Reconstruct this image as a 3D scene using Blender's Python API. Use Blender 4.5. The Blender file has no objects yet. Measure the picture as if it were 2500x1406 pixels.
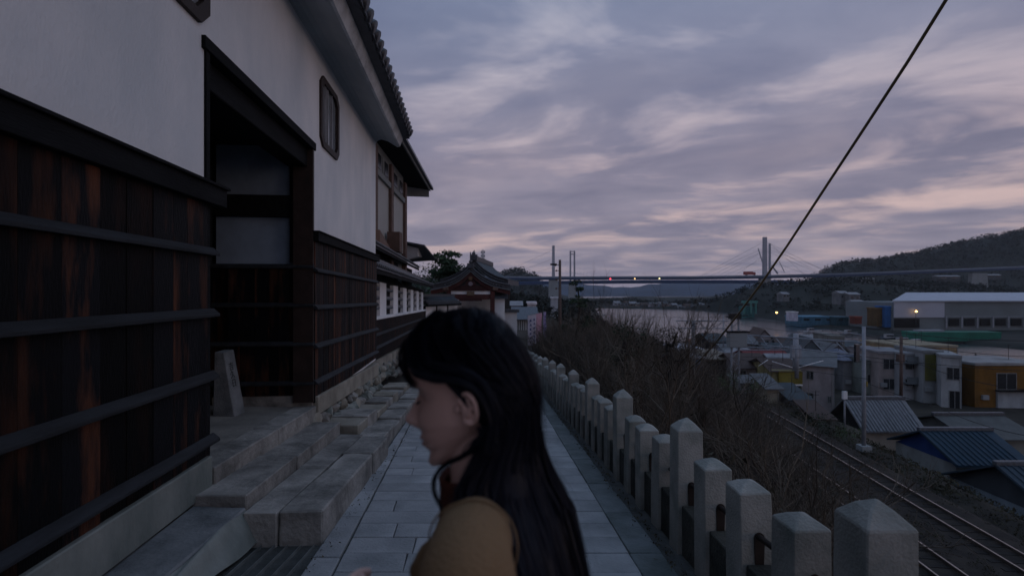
import bpy, bmesh, math, random
import numpy as np
from mathutils import Vector, Matrix
R = math.radians
random.seed(7); rng = np.random.default_rng(7)
SC = bpy.context.scene
COL = SC.collection
# ---------------------------------------------------------------- camera, sky, sun, exposure
F = 1180.0; CX = 1250.0; HZ = 712.0          # focal length in photo pixels, picture centre, horizon row
cam_d = bpy.data.cameras.new('camera'); cam = bpy.data.objects.new('camera', cam_d); COL.objects.link(cam)
cam_d.sensor_width = 36.0; cam_d.lens = 36.0 * F / 2500.0; cam_d.clip_start = 0.05; cam_d.clip_end = 9000
cam.location = (0, 0, 0); cam.rotation_euler = (R(90), 0, 0); cam_d.shift_y = (HZ - 703.0) / 2500.0
cam_d.dof.use_dof = True; cam_d.dof.focus_distance = 5.0; cam_d.dof.aperture_fstop = 2.4
SC.camera = cam
SUN_EL, SUN_AZ = R(3.0), R(115)               # dusk: the sun is all but down, to the right of the view
world = bpy.data.worlds.new('World'); SC.world = world; world.use_nodes = True
def build_world():
    nt = world.node_tree; N = nt.nodes; L = nt.links; N.clear()
    def n(t, **k):
        x = N.new(t)
        for a, b in k.items(): setattr(x, a, b)
        return x
    def math_(op, a, b=None, c=None):
        x = n('ShaderNodeMath', operation=op)
        for i, v in enumerate((a, b, c)):
            if v is None: continue
            if isinstance(v, (int, float)): x.inputs[i].default_value = v
            else: L.new(v, x.inputs[i])
        return x.outputs[0]
    tc = n('ShaderNodeTexCoord'); sep = n('ShaderNodeSeparateXYZ'); L.new(tc.outputs['Generated'], sep.inputs[0])
    z = math_('ABSOLUTE', sep.outputs[2]); zz = math_('ADD', z, 0.10)
    px = math_('DIVIDE', sep.outputs[0], zz); py = math_('DIVIDE', sep.outputs[1], zz)
    cmb = n('ShaderNodeCombineXYZ'); L.new(px, cmb.inputs[0]); L.new(py, cmb.inputs[1])
    def layer(rot, scale, loc, nscale, detail, rough, dist):
        mr = n('ShaderNodeMapping'); mr.inputs['Rotation'].default_value = (0, 0, R(rot)); L.new(cmb.outputs[0], mr.inputs[0])
        mp = n('ShaderNodeMapping'); mp.inputs['Scale'].default_value = scale; mp.inputs['Location'].default_value = loc
        L.new(mr.outputs[0], mp.inputs[0])
        t = n('ShaderNodeTexNoise'); t.inputs['Scale'].default_value = nscale; t.inputs['Detail'].default_value = detail
        t.inputs['Roughness'].default_value = rough; t.inputs['Distortion'].default_value = dist
        L.new(mp.outputs[0], t.inputs[0]); return t.outputs[0]
    broad = layer(33, (0.62, 0.95, 1), (22.20, -1.60, 0), 0.8, 5, 0.55, 0.3)
    streak = layer(33, (0.50, 1.10, 1), (45.50, 1.15, 0), 0.62, 5, 0.52, 0.4)
    puff = layer(10, (1.0, 1.3, 1), (68.50, -0.40, 0), 1.25, 5, 0.55, 0.4)
    def ramp(fac, stops):
        r = n('ShaderNodeValToRGB'); e = r.color_ramp.elements
        while len(e) < len(stops): e.new(0.5)
        for el, (p, c) in zip(e, stops): el.position = p; el.color = (*c, 1)
        L.new(fac, r.inputs[0]); return r.outputs[0]
    def mix(fac, a, b, mode='MIX'):
        m = n('ShaderNodeMix', data_type='RGBA', blend_type=mode)
        if isinstance(fac, (int, float)): m.inputs[0].default_value = fac
        else: L.new(fac, m.inputs[0])
        for i, v in ((6, a), (7, b)):
            if isinstance(v, tuple): m.inputs[i].default_value = (*v, 1)
            else: L.new(v, m.inputs[i])
        return m.outputs[2]
    base = ramp(broad, [(0.30, (0.172, 0.178, 0.258)), (0.50, (0.238, 0.230, 0.312)), (0.68, (0.320, 0.288, 0.352))])
    hz = ramp(z, [(0.0, (1, 1, 1)), (0.28, (0, 0, 0))])
    base = mix(math_('MULTIPLY', hz, 0.45), base, (0.320, 0.285, 0.345))
    sfac = ramp(math_('ADD', math_('MULTIPLY', streak, 0.55), math_('MULTIPLY', puff, 0.45)), [(0.50, (0, 0, 0)), (0.61, (1, 1, 1))])
    peach = mix(hz, (0.47, 0.40, 0.445), (0.66, 0.48, 0.43))
    low = ramp(z, [(0.045, (0.22, 0.22, 0.22)), (0.15, (1, 1, 1))])
    cl = mix(math_('MULTIPLY', math_('MULTIPLY', sfac, 0.97), low), base, peach)
    dark = ramp(puff, [(0.36, (0.76, 0.78, 0.84)), (0.60, (1.07, 1.05, 1.04))])
    cl = mix(1.0, cl, dark, 'MULTIPLY')
    zen = ramp(z, [(0.25, (11.2, 10.8, 10.7)), (0.50, (10.9, 12.6, 13.3)), (1.0, (13.6, 21.5, 25.0))])
    cl10 = mix(1.0, cl, zen, 'MULTIPLY')
    sky = n('ShaderNodeTexSky', sky_type='NISHITA'); sky.sun_disc = False
    sky.sun_elevation = SUN_EL; sky.sun_rotation = SUN_AZ; sky.air_density = 1.0; sky.dust_density = 1.0
    out = mix(0.93, sky.outputs[0], cl10)
    bg = n('ShaderNodeBackground'); bg.inputs[1].default_value = 0.10
    L.new(out, bg.inputs[0]); wo = n('ShaderNodeOutputWorld'); L.new(bg.outputs[0], wo.inputs[0])
build_world()
sun_d = bpy.data.lights.new('sun', 'SUN'); sun = bpy.data.objects.new('sun', sun_d); COL.objects.link(sun)
sun_d.energy = 0.10; sun_d.angle = R(12); sun_d.color = (1.0, 0.82, 0.72)
sv = Vector((math.cos(SUN_EL) * math.sin(SUN_AZ), math.cos(SUN_EL) * math.cos(SUN_AZ), math.sin(SUN_EL)))
sun.rotation_euler = sv.to_track_quat('Z', 'Y').to_euler()
SC.view_settings.view_transform = 'Standard'; SC.view_settings.look = 'None'
SC.view_settings.exposure = 0.0; SC.view_settings.gamma = 1.0; SC.view_settings.use_curve_mapping = False
SC.cycles.volume_bounces = 2; SC.cycles.max_bounces = 6; SC.cycles.diffuse_bounces = 3; SC.cycles.glossy_bounces = 2
SC.cycles.transmission_bounces = 3; SC.cycles.transparent_max_bounces = 8

# ---------------------------------------------------------------- helpers
def at(px, py, Y):                             # a photo pixel at the distance Y
    return Vector(((px - CX) / F * Y, Y, -(py - HZ) / F * Y))
def tag(o, label=None, cat=None, group=None, kind=None):
    if label: o['label'] = label
    if cat: o['category'] = cat
    if group: o['group'] = group
    if kind: o['kind'] = kind
    return o
def emp(name, label=None, cat=None, loc=(0, 0, 0), rz=0, group=None, parent=None):
    o = bpy.data.objects.new(name, None); COL.objects.link(o); o.location = loc; o.rotation_euler = (0, 0, rz)
    o.empty_display_size = 0.2
    if parent is not None: o.parent = parent
    return tag(o, label, cat, group)
def link(name, me, mat=None, parent=None, smooth=False):
    if mat is not None and not me.materials: me.materials.append(mat)
    if smooth: me.polygons.foreach_set('use_smooth', [True] * len(me.polygons))
    o = bpy.data.objects.new(name, me); COL.objects.link(o)
    if parent is not None: o.parent = parent
    return o
def from_np(name, V, Fc, mat, parent=None, smooth=False):
    me = bpy.data.meshes.new(name); V = np.asarray(V, dtype=np.float32).reshape(-1, 3); Fc = np.asarray(Fc, dtype=np.int32)
    k = Fc.shape[1]; me.vertices.add(len(V)); me.vertices.foreach_set('co', V.ravel())
    me.loops.add(Fc.size); me.loops.foreach_set('vertex_index', Fc.ravel())
    me.polygons.add(len(Fc)); me.polygons.foreach_set('loop_start', np.arange(0, Fc.size, k, dtype=np.int32))
    me.update(calc_edges=True); me.validate()
    return link(name, me, mat, parent, smooth)
def dup(o, loc=None, rot=None, scale=None, parent='same', name=None):
    c = o.copy(); COL.objects.link(c)
    if loc is not None: c.location = loc
    if rot is not None: c.rotation_euler = rot
    if scale is not None: c.scale = scale
    if parent != 'same': c.parent = parent
    return c
def copy_tree(o, loc=None, rz=None, label=None):
    c = o.copy(); COL.objects.link(c)
    if loc is not None: c.location = loc
    if rz is not None: c.rotation_euler = (0, 0, rz)
    if label: c['label'] = label
    for ch in list(o.children):
        d = ch.copy(); COL.objects.link(d); d.parent = c
        for g in list(ch.children):
            e = g.copy(); COL.objects.link(e); e.parent = d
    return c
class MB:
    def __init__(s): s.v = []; s.f = []
    def add(s, vs, fs):
        b = len(s.v); s.v += [tuple(v) for v in vs]; s.f += [tuple(b + i for i in f) for f in fs]; return s
    def hexa(s, p):                            # p: bottom 4 (ccw from above), top 4
        return s.add(p, [(3, 2, 1, 0), (4, 5, 6, 7), (0, 1, 5, 4), (1, 2, 6, 5), (2, 3, 7, 6), (3, 0, 4, 7)])
    def box(s, x0, x1, y0, y1, z0, z1, sl=0.0):   # sl: fall of z per metre of y
        a, b = sl * y0, sl * y1
        return s.hexa([(x0, y0, z0 + a), (x1, y0, z0 + a), (x1, y1, z0 + b), (x0, y1, z0 + b),
                       (x0, y0, z1 + a), (x1, y0, z1 + a), (x1, y1, z1 + b), (x0, y1, z1 + b)])
    def prism_y(s, poly, y0, y1, sl=0.0):      # poly in (x,z)
        n = len(poly); vs = [(x, y0, z + sl * y0) for x, z in poly] + [(x, y1, z + sl * y1) for x, z in poly]
        fs = [tuple(range(n)), tuple(range(2 * n - 1, n - 1, -1))] + [((i + 1) % n, i, i + n, (i + 1) % n + n) for i in range(n)]
        return s.add(vs, fs)
    def prism_x(s, poly, x0, x1):              # poly in (y,z)
        n = len(poly); vs = [(x0, y, z) for y, z in poly] + [(x1, y, z) for y, z in poly]
        fs = [tuple(range(n)), tuple(range(2 * n - 1, n - 1, -1))] + [((i + 1) % n, i, i + n, (i + 1) % n + n) for i in range(n)]
        return s.add(vs, fs)
    def tube(s, pts, r, seg=6, cap=True):
        pts = [Vector(p) for p in pts]; n = len(pts); rs = r if isinstance(r, (list, tuple)) else [r] * n
        vs = []; prev = None
        for i, p in enumerate(pts):
            d = (pts[min(i + 1, n - 1)] - pts[max(i - 1, 0)]).normalized()
            if prev is None: u = d.orthogonal().normalized()
            else: u = (prev - d * prev.dot(d)).normalized()
            prev = u; w = d.cross(u)
            for k in range(seg):
                a = 2 * math.pi * k / seg; vs.append(p + (u * math.cos(a) + w * math.sin(a)) * rs[i])
        fs = [(i * seg + k, i * seg + (k + 1) % seg, (i + 1) * seg + (k + 1) % seg, (i + 1) * seg + k) for i in range(n - 1) for k in range(seg)]
        if cap: fs += [tuple(range(seg - 1, -1, -1)), tuple((n - 1) * seg + k for k in range(seg))]
        return s.add(vs, fs)
    def sphere(s, c, r, seg=10, rings=6, sz=(1, 1, 1)):
        vs = []; fs = []
        for i in range(rings + 1):
            t = math.pi * i / rings
            for k in range(seg):
                a = 2 * math.pi * k / seg
                vs.append((c[0] + r * sz[0] * math.sin(t) * math.cos(a), c[1] + r * sz[1] * math.sin(t) * math.sin(a), c[2] + r * sz[2] * math.cos(t)))
        for i in range(rings):
            for k in range(seg):
                fs.append((i * seg + k, (i + 1) * seg + k, (i + 1) * seg + (k + 1) % seg, i * seg + (k + 1) % seg))
        return s.add(vs, fs)
    def build(s, name, mat, parent=None, smooth=False, bevel=0.0, merge=False):
        me = bpy.data.meshes.new(name); me.from_pydata([tuple(v) for v in s.v], [], s.f)
        bm = bmesh.new(); bm.from_mesh(me)
        if merge or bevel: bmesh.ops.remove_doubles(bm, verts=bm.verts, dist=1e-5)
        bmesh.ops.recalc_face_normals(bm, faces=bm.faces)
        if bevel: bmesh.ops.bevel(bm, geom=bm.edges[:], offset=bevel, segments=1, affect='EDGES', profile=0.6)
        bm.to_mesh(me); bm.free()
        return link(name, me, mat, parent, smooth)
def wall_holes(yc, zc, hole, x0, x1):          # a slab in the y/z plane with rectangular openings and their reveals
    m = MB(); ny, nz = len(yc) - 1, len(zc) - 1
    solid = lambda i, j: 0 <= i < ny and 0 <= j < nz and not hole((yc[i] + yc[i + 1]) / 2, (zc[j] + zc[j + 1]) / 2)
    for i in range(ny):
        for j in range(nz):
            if not solid(i, j): continue
            a, b, c, d = yc[i], yc[i + 1], zc[j], zc[j + 1]
            m.add([(x1, a, c), (x1, b, c), (x1, b, d), (x1, a, d)], [(0, 1, 2, 3)])
            m.add([(x0, a, c), (x0, b, c), (x0, b, d), (x0, a, d)], [(3, 2, 1, 0)])
            for (ii, jj, p, q) in ((i - 1, j, (a, c), (a, d)), (i + 1, j, (b, d), (b, c)), (i, j - 1, (b, c), (a, c)), (i, j + 1, (a, d), (b, d))):
                if not solid(ii, jj): m.add([(x0, *p), (x0, *q), (x1, *q), (x1, *p)], [(0, 1, 2, 3)])
    return m
def fbm(x, y, s=1.0, o=4):
    v = 0; a = 1; t = 0
    for k in range(o):
        v = v + a * np.sin(x * s * 1.31 + 1.7 * k + 1.3 * np.sin(y * s * 0.9 + k)) * np.cos(y * s * 1.17 - 0.9 * k + 1.1 * np.sin(x * s * 0.77 + 2 * k)); t += a; a *= 0.5; s *= 2.03
    return v / t

# ---------------------------------------------------------------- materials
MATS = {}
def mat(name, col, rough=0.8, var=0.25, scale=3.0, bump=0.0, bscale=30.0, col2=None, stretch=(1, 1, 1), rnd=0.0, spec=0.3, metal=0.0, detail=5, world_space=False, lo=0.35, hi=0.65):
    if name in MATS: return MATS[name]
    m = bpy.data.materials.new(name); m.use_nodes = True; nt = m.node_tree; N = nt.nodes; L = nt.links
    b = N['Principled BSDF']; b.inputs['Roughness'].default_value = rough; b.inputs['Specular IOR Level'].default_value = spec; b.inputs['Metallic'].default_value = metal
    tc = N.new('ShaderNodeTexCoord'); mp = N.new('ShaderNodeMapping'); mp.inputs['Scale'].default_value = stretch
    oi = N.new('ShaderNodeObjectInfo')
    if world_space:
        ge = N.new('ShaderNodeNewGeometry'); L.new(ge.outputs['Position'], mp.inputs[0])
    else:
        ad = N.new('ShaderNodeVectorMath'); ad.operation = 'MULTIPLY_ADD'; L.new(oi.outputs['Random'], ad.inputs[0]); ad.inputs[1].default_value = (37, 23, 51)
        L.new(tc.outputs['Object'], ad.inputs[2]); L.new(ad.outputs[0], mp.inputs[0])
    t = N.new('ShaderNodeTexNoise'); t.inputs['Scale'].default_value = scale; t.inputs['Detail'].default_value = detail; t.inputs['Roughness'].default_value = 0.62
    L.new(mp.outputs[0], t.inputs[0])
    r = N.new('ShaderNodeValToRGB'); c2 = col2 or tuple(c * (1 + var) for c in col); c1 = col if col2 else tuple(c * (1 - var) for c in col)
    r.color_ramp.elements[0].position = lo; r.color_ramp.elements[1].position = hi
    r.color_ramp.elements[0].color = (*c1, 1); r.color_ramp.elements[1].color = (*c2, 1)
    L.new(t.outputs[0], r.inputs[0]); out = r.outputs[0]
    if rnd:
        hs = N.new('ShaderNodeHueSaturation'); mr = N.new('ShaderNodeMapRange'); L.new(oi.outputs['Random'], mr.inputs[0])
        mr.inputs[3].default_value = 1 - rnd; mr.inputs[4].default_value = 1 + rnd; L.new(mr.outputs[0], hs.inputs['Value']); L.new(out, hs.inputs['Color']); out = hs.outputs[0]
    L.new(out, b.inputs['Base Color'])
    if bump:
        t2 = N.new('ShaderNodeTexNoise'); t2.inputs['Scale'].default_value = bscale; t2.inputs['Detail'].default_value = 6; L.new(mp.outputs[0], t2.inputs[0])
        bp = N.new('ShaderNodeBump'); bp.inputs['Strength'].default_value = bump; bp.inputs['Distance'].default_value = 0.02; L.new(t2.outputs[0], bp.inputs['Height']); L.new(bp.outputs[0], b.inputs['Normal'])
    MATS[name] = m; m['b'] = 1
    return m
def emat(name, col, strength):
    m = bpy.data.materials.new(name); m.use_nodes = True; b = m.node_tree.nodes['Principled BSDF']
    b.inputs['Base Color'].default_value = (*col, 1); b.inputs['Emission Color'].default_value = (*col, 1); b.inputs['Emission Strength'].default_value = strength
    return m
M_plaster = mat('white_plaster', (0.53, 0.56, 0.59), 0.9, 0, 0.9, 0.35, 45, col2=(0.71, 0.705, 0.715), stretch=(1, 1, 0.45), detail=8)
M_charred = mat('charred_cedar', (0.0030, 0.0034, 0.0045), 0.62, 0, 2.2, 0.35, 40, col2=(0.105, 0.038, 0.018), stretch=(2.2, 2.2, 0.40), rnd=0.8, spec=0.10, lo=0.50, hi=0.80, detail=7)
M_charred2 = mat('charred_cedar_warm', (0.0045, 0.0045, 0.0055), 0.6, 0, 2.0, 0.35, 40, col2=(0.085, 0.030, 0.014), stretch=(4, 4, 0.35), rnd=0.8, spec=0.12, lo=0.50, hi=0.72)
M_batten = mat('weathered_batten', (0.012, 0.0145, 0.018), 0.8, 0.45, 3, 0.3, 30, stretch=(4, 0.6, 4), rnd=0.3)
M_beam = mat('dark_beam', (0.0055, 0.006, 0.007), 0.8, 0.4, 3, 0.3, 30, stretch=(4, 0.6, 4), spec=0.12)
M_frame = mat('brown_window_frame', (0.022, 0.0135, 0.011), 0.6, 0.3, 6, 0.2, 40)
M_conc = mat('stained_concrete', (0.115, 0.135, 0.125), 0.9, 0, 1.6, 0.4, 25, col2=(0.22, 0.235, 0.215), stretch=(1.2, 1.2, 0.6))
M_concw = mat('pale_plinth_stone', (0.17, 0.155, 0.125), 0.9, 0, 2.2, 0.4, 28, col2=(0.30, 0.28, 0.235))
M_gran = mat('granite_post', (0.135, 0.150, 0.138), 0.85, 0, 3.2, 0.35, 70, col2=(0.285, 0.283, 0.262), rnd=0.14, lo=0.3, hi=0.62, detail=12)
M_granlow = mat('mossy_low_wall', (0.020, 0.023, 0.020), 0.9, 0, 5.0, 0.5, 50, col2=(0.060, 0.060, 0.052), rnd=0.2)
M_step = mat('worn_step_stone', (0.115, 0.112, 0.103), 0.85, 0, 2.4, 0.8, 18, detail=12, col2=(0.325, 0.31, 0.285), rnd=0.16)
M_stepb = mat('bluish_step_stone', (0.085, 0.094, 0.098), 0.85, 0, 3.0, 0.5, 35, col2=(0.19, 0.20, 0.205), rnd=0.1)
M_rock = mat('lumpy_rock', (0.085, 0.10, 0.09), 0.9, 0, 4.0, 0.8, 18, col2=(0.23, 0.24, 0.215), rnd=0.2)
M_pave = mat('paving_granite', (0.175, 0.187, 0.193), 0.75, 0, 1.9, 0.5, 45, col2=(0.345, 0.352, 0.36), rnd=0.13, lo=0.3, hi=0.7)
M_edge = mat('mossy_edging', (0.075, 0.092, 0.09), 0.8, 0, 3.0, 0.5, 40, col2=(0.15, 0.17, 0.175), rnd=0.15)
M_soil = mat('joint_soil', (0.060, 0.064, 0.062), 0.95, 0.3, 6, 0.6, 40, world_space=True)
M_iron = mat('iron_grate', (0.025, 0.032, 0.038), 0.5, 0.4, 8, 0.3, 50, metal=0.4)
M_steel = mat('worn_steel_edge', (0.26, 0.28, 0.28), 0.4, 0.2, 8, metal=0.6)
M_tile = mat('grey_roof_tile', (0.050, 0.058, 0.070), 0.45, 0.35, 5, 0.3, 40, rnd=0.2, spec=0.5)
M_tiled = mat('dark_roof_tile', (0.030, 0.034, 0.042), 0.5, 0.35, 5, 0.3, 40, rnd=0.25, spec=0.5)
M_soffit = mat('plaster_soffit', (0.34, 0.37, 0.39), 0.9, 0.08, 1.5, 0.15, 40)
M_glass = mat('window_glass', (0.17, 0.19, 0.21), 0.12, 0.15, 2, spec=0.9)  # base colour lightened to stand in for sky reflection and curtain behind
M_darkglass = mat('dark_window', (0.016, 0.019, 0.023), 0.15, 0.3, 1, spec=0.8)
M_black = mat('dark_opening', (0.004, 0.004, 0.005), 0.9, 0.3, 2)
M_pine = mat('pine_needles', (0.012, 0.030, 0.016), 0.8, 0, 0.8, col2=(0.040, 0.070, 0.034), rnd=0.1)
M_leaf = mat('dark_leaves', (0.010, 0.024, 0.014), 0.8, 0, 0.7, col2=(0.036, 0.056, 0.030), world_space=True)
M_hill = mat('far_wood', (0.006, 0.011, 0.011), 0.95, 0, 0.06, col2=(0.013, 0.018, 0.015), world_space=True)
M_twig = mat('bare_twigs', (0.030, 0.025, 0.023), 0.9, 0, 0.5, col2=(0.130, 0.108, 0.084), world_space=True)
M_bark = mat('tree_bark', (0.022, 0.018, 0.015), 0.9, 0.4, 5, 0.5, 30)
M_slope = mat('dry_slope_ground', (0.010, 0.010, 0.008), 0.95, 0, 0.5, 0.6, 4, col2=(0.030, 0.027, 0.020), world_space=True)
M_ballast = mat('track_ballast', (0.012, 0.010, 0.009), 0.95, 0, 1.5, 0.9, 14, col2=(0.032, 0.026, 0.021), world_space=True)
M_rail = mat('polished_rail', (0.33, 0.29, 0.26), 0.28, 0.2, 4, metal=0.9)
M_sleeper = mat('sleeper', (0.014, 0.012, 0.011), 0.9, 0.3, 4)
M_pole = mat('concrete_pole', (0.22, 0.24, 0.27), 0.8, 0.15, 2)
M_wood_pole = mat('rusty_brown_pole', (0.085, 0.060, 0.052), 0.8, 0.25, 3)
M_wire = mat('black_wire', (0.010, 0.010, 0.011), 0.6, 0.2, 3)
M_rust = mat('rusty_pipe', (0.018, 0.012, 0.010), 0.7, 0.4, 12)
# ---------------------------------------------------------------- ground, water
def street_z(Y): return -1.62 - 0.0958 * np.minimum(Y, 36.0)
def terrain(X, Y):
    X = np.asarray(X, float); Y = np.asarray(Y, float)
    sz = street_z(Y) - 0.03; v = X + 0.027 * Y; u = X - 0.1017 * Y
    top = 1.62 + 0 * v; bot = 12.3 + 0.1287 * Y
    t = np.clip((v - top) / (bot - top), 0, 1)
    z = sz - 0.12 * (t > 0) + t * (-10.75 - sz) + 0.25 * fbm(X, Y, 0.5) * np.sin(np.pi * t)
    t2 = np.clip((u - 21.8) / 5.0, 0, 1); town = -13.6 - 0.028 * np.clip(Y - 50, 0, 200) - 0.012 * np.clip(X - 20, 0, 300)
    z = np.where(u > 21.8, -10.75 + t2 * (town + 10.75), z)
    shore = np.clip((Y - 116 - 0.02 * X) / 3.0, 0, 1) * np.clip((X - 0.16 * Y - 4) / 8, 0, 1)
    z = np.maximum(z, -17.2) * (1 - shore) + shore * -22.0
    return z
def grid_obj(name, xs, ys, fn, m, smooth=True):
    XX, YY = np.meshgrid(xs, ys); ZZ = fn(XX, YY); V = np.stack([XX, YY, ZZ], -1).reshape(-1, 3)
    nx, ny = len(xs), len(ys); i = np.arange(nx - 1)[None, :] + nx * np.arange(ny - 1)[:, None]; i = i.ravel()
    o = from_np(name, V, np.stack([i, i + 1, i + 1 + nx, i + nx], -1), m, smooth=smooth); o['kind'] = 'structure'; return o
xs = np.concatenate([np.linspace(-60, -5, 10), np.linspace(-4, 1.5, 6), np.linspace(1.62, 40, 78), np.linspace(42, 330, 60)])
ys = np.concatenate([np.linspace(-30, 50, 120), np.linspace(51, 135, 85), np.linspace(145, 420, 30)])
grid_obj('ground', xs, ys, terrain, M_slope)
M_water = mat('channel_water', (0.010, 0.018, 0.024), 0.10, 0.2, 0.02, world_space=True, spec=0.9)
nt = M_water.node_tree; b = nt.nodes['Principled BSDF']; b.inputs['IOR'].default_value = 1.9; b.inputs['Roughness'].default_value = 0.20
wv = nt.nodes.new('ShaderNodeTexNoise'); wv.inputs['Scale'].default_value = 0.9; wv.inputs['Detail'].default_value = 4
ge = nt.nodes.new('ShaderNodeNewGeometry'); nt.links.new(ge.outputs['Position'], wv.inputs[0]); bp = nt.nodes.new('ShaderNodeBump'); bp.inputs['Strength'].default_value = 0.7; bp.inputs['Distance'].default_value = 0.22
nt.links.new(wv.outputs[0], bp.inputs['Height']); nt.links.new(bp.outputs[0], b.inputs['Normal'])
m = MB(); m.add([(-3000, -60, -18), (4500, -60, -18), (4500, 4200, -18), (-3000, 4200, -18)], [(0, 1, 2, 3)])
m.build('water', M_water)['kind'] = 'structure'

# far hills and the wooded right hill
SIL = [(1200, 672), (1240, 655), (1262, 650), (1290, 658), (1312, 668), (1330, 700), (1400, 718), (1900, 712), (1985, 668), (2040, 640), (2100, 628), (2180, 622), (2260, 603), (2320, 592), (2390, 575), (2450, 565), (2500, 556), (2700, 520), (3000, 500)]
def sil(px): return np.interp(px, [a for a, _ in SIL], [b for _, b in SIL])
def hill_z(X, Y):
    px = CX + F * X / np.maximum(Y, 1); e = (HZ - sil(px)) / F; r = np.clip((Y - 655) / 195, 0, 1)
    return -19.5 + (e * 850 + 12) * (3 * r ** 2 - 2 * r ** 3) + 3 * fbm(X, Y, 0.03) * r
grid_obj('hill', np.linspace(-420, 2000, 200), np.linspace(655, 900, 26), hill_z, M_hill)
def east_land(X, Y):
    edge = np.interp(Y, [100, 142, 173, 212, 241, 337, 425, 494, 560, 600], [152, 152, 147, 145, 143, 168, 190, 165, 20, 20])
    d = np.clip((X - edge) / 10, 0, 1); low = -17.0 + 0 * X
    px = CX + F * X / np.maximum(Y, 1)
    knoll = 20 * np.exp(-((X - 215) / 60) ** 2 - ((Y - 395) / 60) ** 2) + 24 * np.exp(-((X - 400) / 130) ** 2 - ((Y - 480) / 80) ** 2) + 17 * np.exp(-((X - 290) / 50) ** 2 - ((Y - 370) / 40) ** 2)
    far = np.clip((Y - 470) / 30, 0, 1) * np.clip((Y - (560 - 0.0 * X)) / 20 + (X > 150), 0, 1)
    return np.where(Y > 100, -22 + d * (5 + knoll + 1.0 * fbm(X, Y, 0.06)), -22)
grid_obj('east_bank', np.linspace(15, 900, 180), np.linspace(102, 664, 100), east_land, M_hill)
def far_hill(name, pts, Y0, dY, m):
    xs = np.linspace(pts[0][0], pts[-1][0], 90); tops = np.interp(xs, [a for a, _ in pts], [b for _, b in pts]) + 1.2 * np.sin(xs * 0.11) + 0.7 * np.sin(xs * 0.31)
    V = []; 
    for r, s in ((0, 0.0), (0.35, 0.55), (0.7, 0.9), (1.0, 1.0), (1.6, 0.4)):
        Y = Y0 + dY * r; V.append(np.stack([(xs - CX) / F * Y, 0 * xs + Y, -20 + s * (20 + (HZ - tops) / F * (Y0 + dY))], -1))
    V = np.concatenate(V); n = len(xs); i = (np.arange(n - 1)[None, :] + n * np.arange(4)[:, None]).ravel()
    from_np(name, V, np.stack([i, i + 1, i + 1 + n, i + n], -1), m, smooth=True)['kind'] = 'structure'
M_far = mat('far_hill', (0.022, 0.042, 0.075), 1.0, 0.3, 0.01, world_space=True)  # blue of the distance haze is put into the base colour
far_hill('far_hills', [(900, 700), (1250, 690), (1330, 688), (1420, 694), (1500, 701), (1540, 702), (1585, 694), (1640, 689), (1720, 686), (1860, 690), (2100, 680), (2800, 690)], 1900, 300, M_far)
far_hill('farther_hills', [(700, 704), (1300, 692), (1400, 697), (1520, 704), (1900, 700), (3200, 700)], 2700, 300, M_far)

def clumps(name, pts, radii, ntri, tsize, m, parent=None, squash=0.8, seed=1):
    g = np.random.default_rng(seed); P = np.repeat(np.asarray(pts, float), ntri, 0); Rr = np.repeat(np.asarray(radii, float), ntri)
    d = g.normal(size=(len(P), 3)); d /= np.linalg.norm(d, axis=1)[:, None]; rr = g.uniform(0.35, 1.0, len(P)) ** 0.5
    C = P + d * (Rr * rr)[:, None] * np.array([1, 1, squash])
    T = g.normal(size=(len(P), 3, 3)); T /= np.linalg.norm(T, axis=2)[:, :, None]
    V = C[:, None, :] + T * (Rr * tsize * g.uniform(0.5, 1.3, len(P)))[:, None, None]
    return from_np(name, V.reshape(-1, 3), np.arange(len(P) * 3).reshape(-1, 3), m, parent)
# wood on the hills (nobody could count it)
g = np.random.default_rng(3); P = []
while len(P) < 2600:
    X = g.uniform(-160, 1250); Y = g.uniform(668, 862); px = CX + F * X / Y
    if sil(px) < 705 and px < 2750: P.append((X, Y, float(hill_z(X, Y)) + g.uniform(0, 2.5)))
tag(clumps('hill_wood', P, g.uniform(3.0, 8.5, len(P)), 34, 0.30, M_hill, seed=4), 'dark wood covering the long hill behind the bridge', 'wood', kind='stuff')
P = []
while len(P) < 1500:
    X = g.uniform(150, 620); Y = g.uniform(290, 600); z = float(east_land(X, Y))
    if z > -12 - 3 * g.random(): P.append((X, Y, z + g.uniform(0, 2)))
tag(clumps('bank_wood', P, g.uniform(2.2, 5.5, len(P)), 34, 0.30, M_hill, seed=5), 'dark trees on the low knolls below the bridge deck', 'wood', kind='stuff')

P = []
while len(P) < 620:
    Y = g.uniform(120, 430); X = g.uniform(-45, .16 * Y + 2)
    P.append((X, Y, float(terrain(X, Y)) + g.uniform(0, 2.5)))
tag(clumps('coast_wood', P, g.uniform(2.0, 5.0, len(P)), 34, 0.28, M_hill, seed=6), 'dark wood on the near shore behind the temple', 'wood', kind='stuff')

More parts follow.
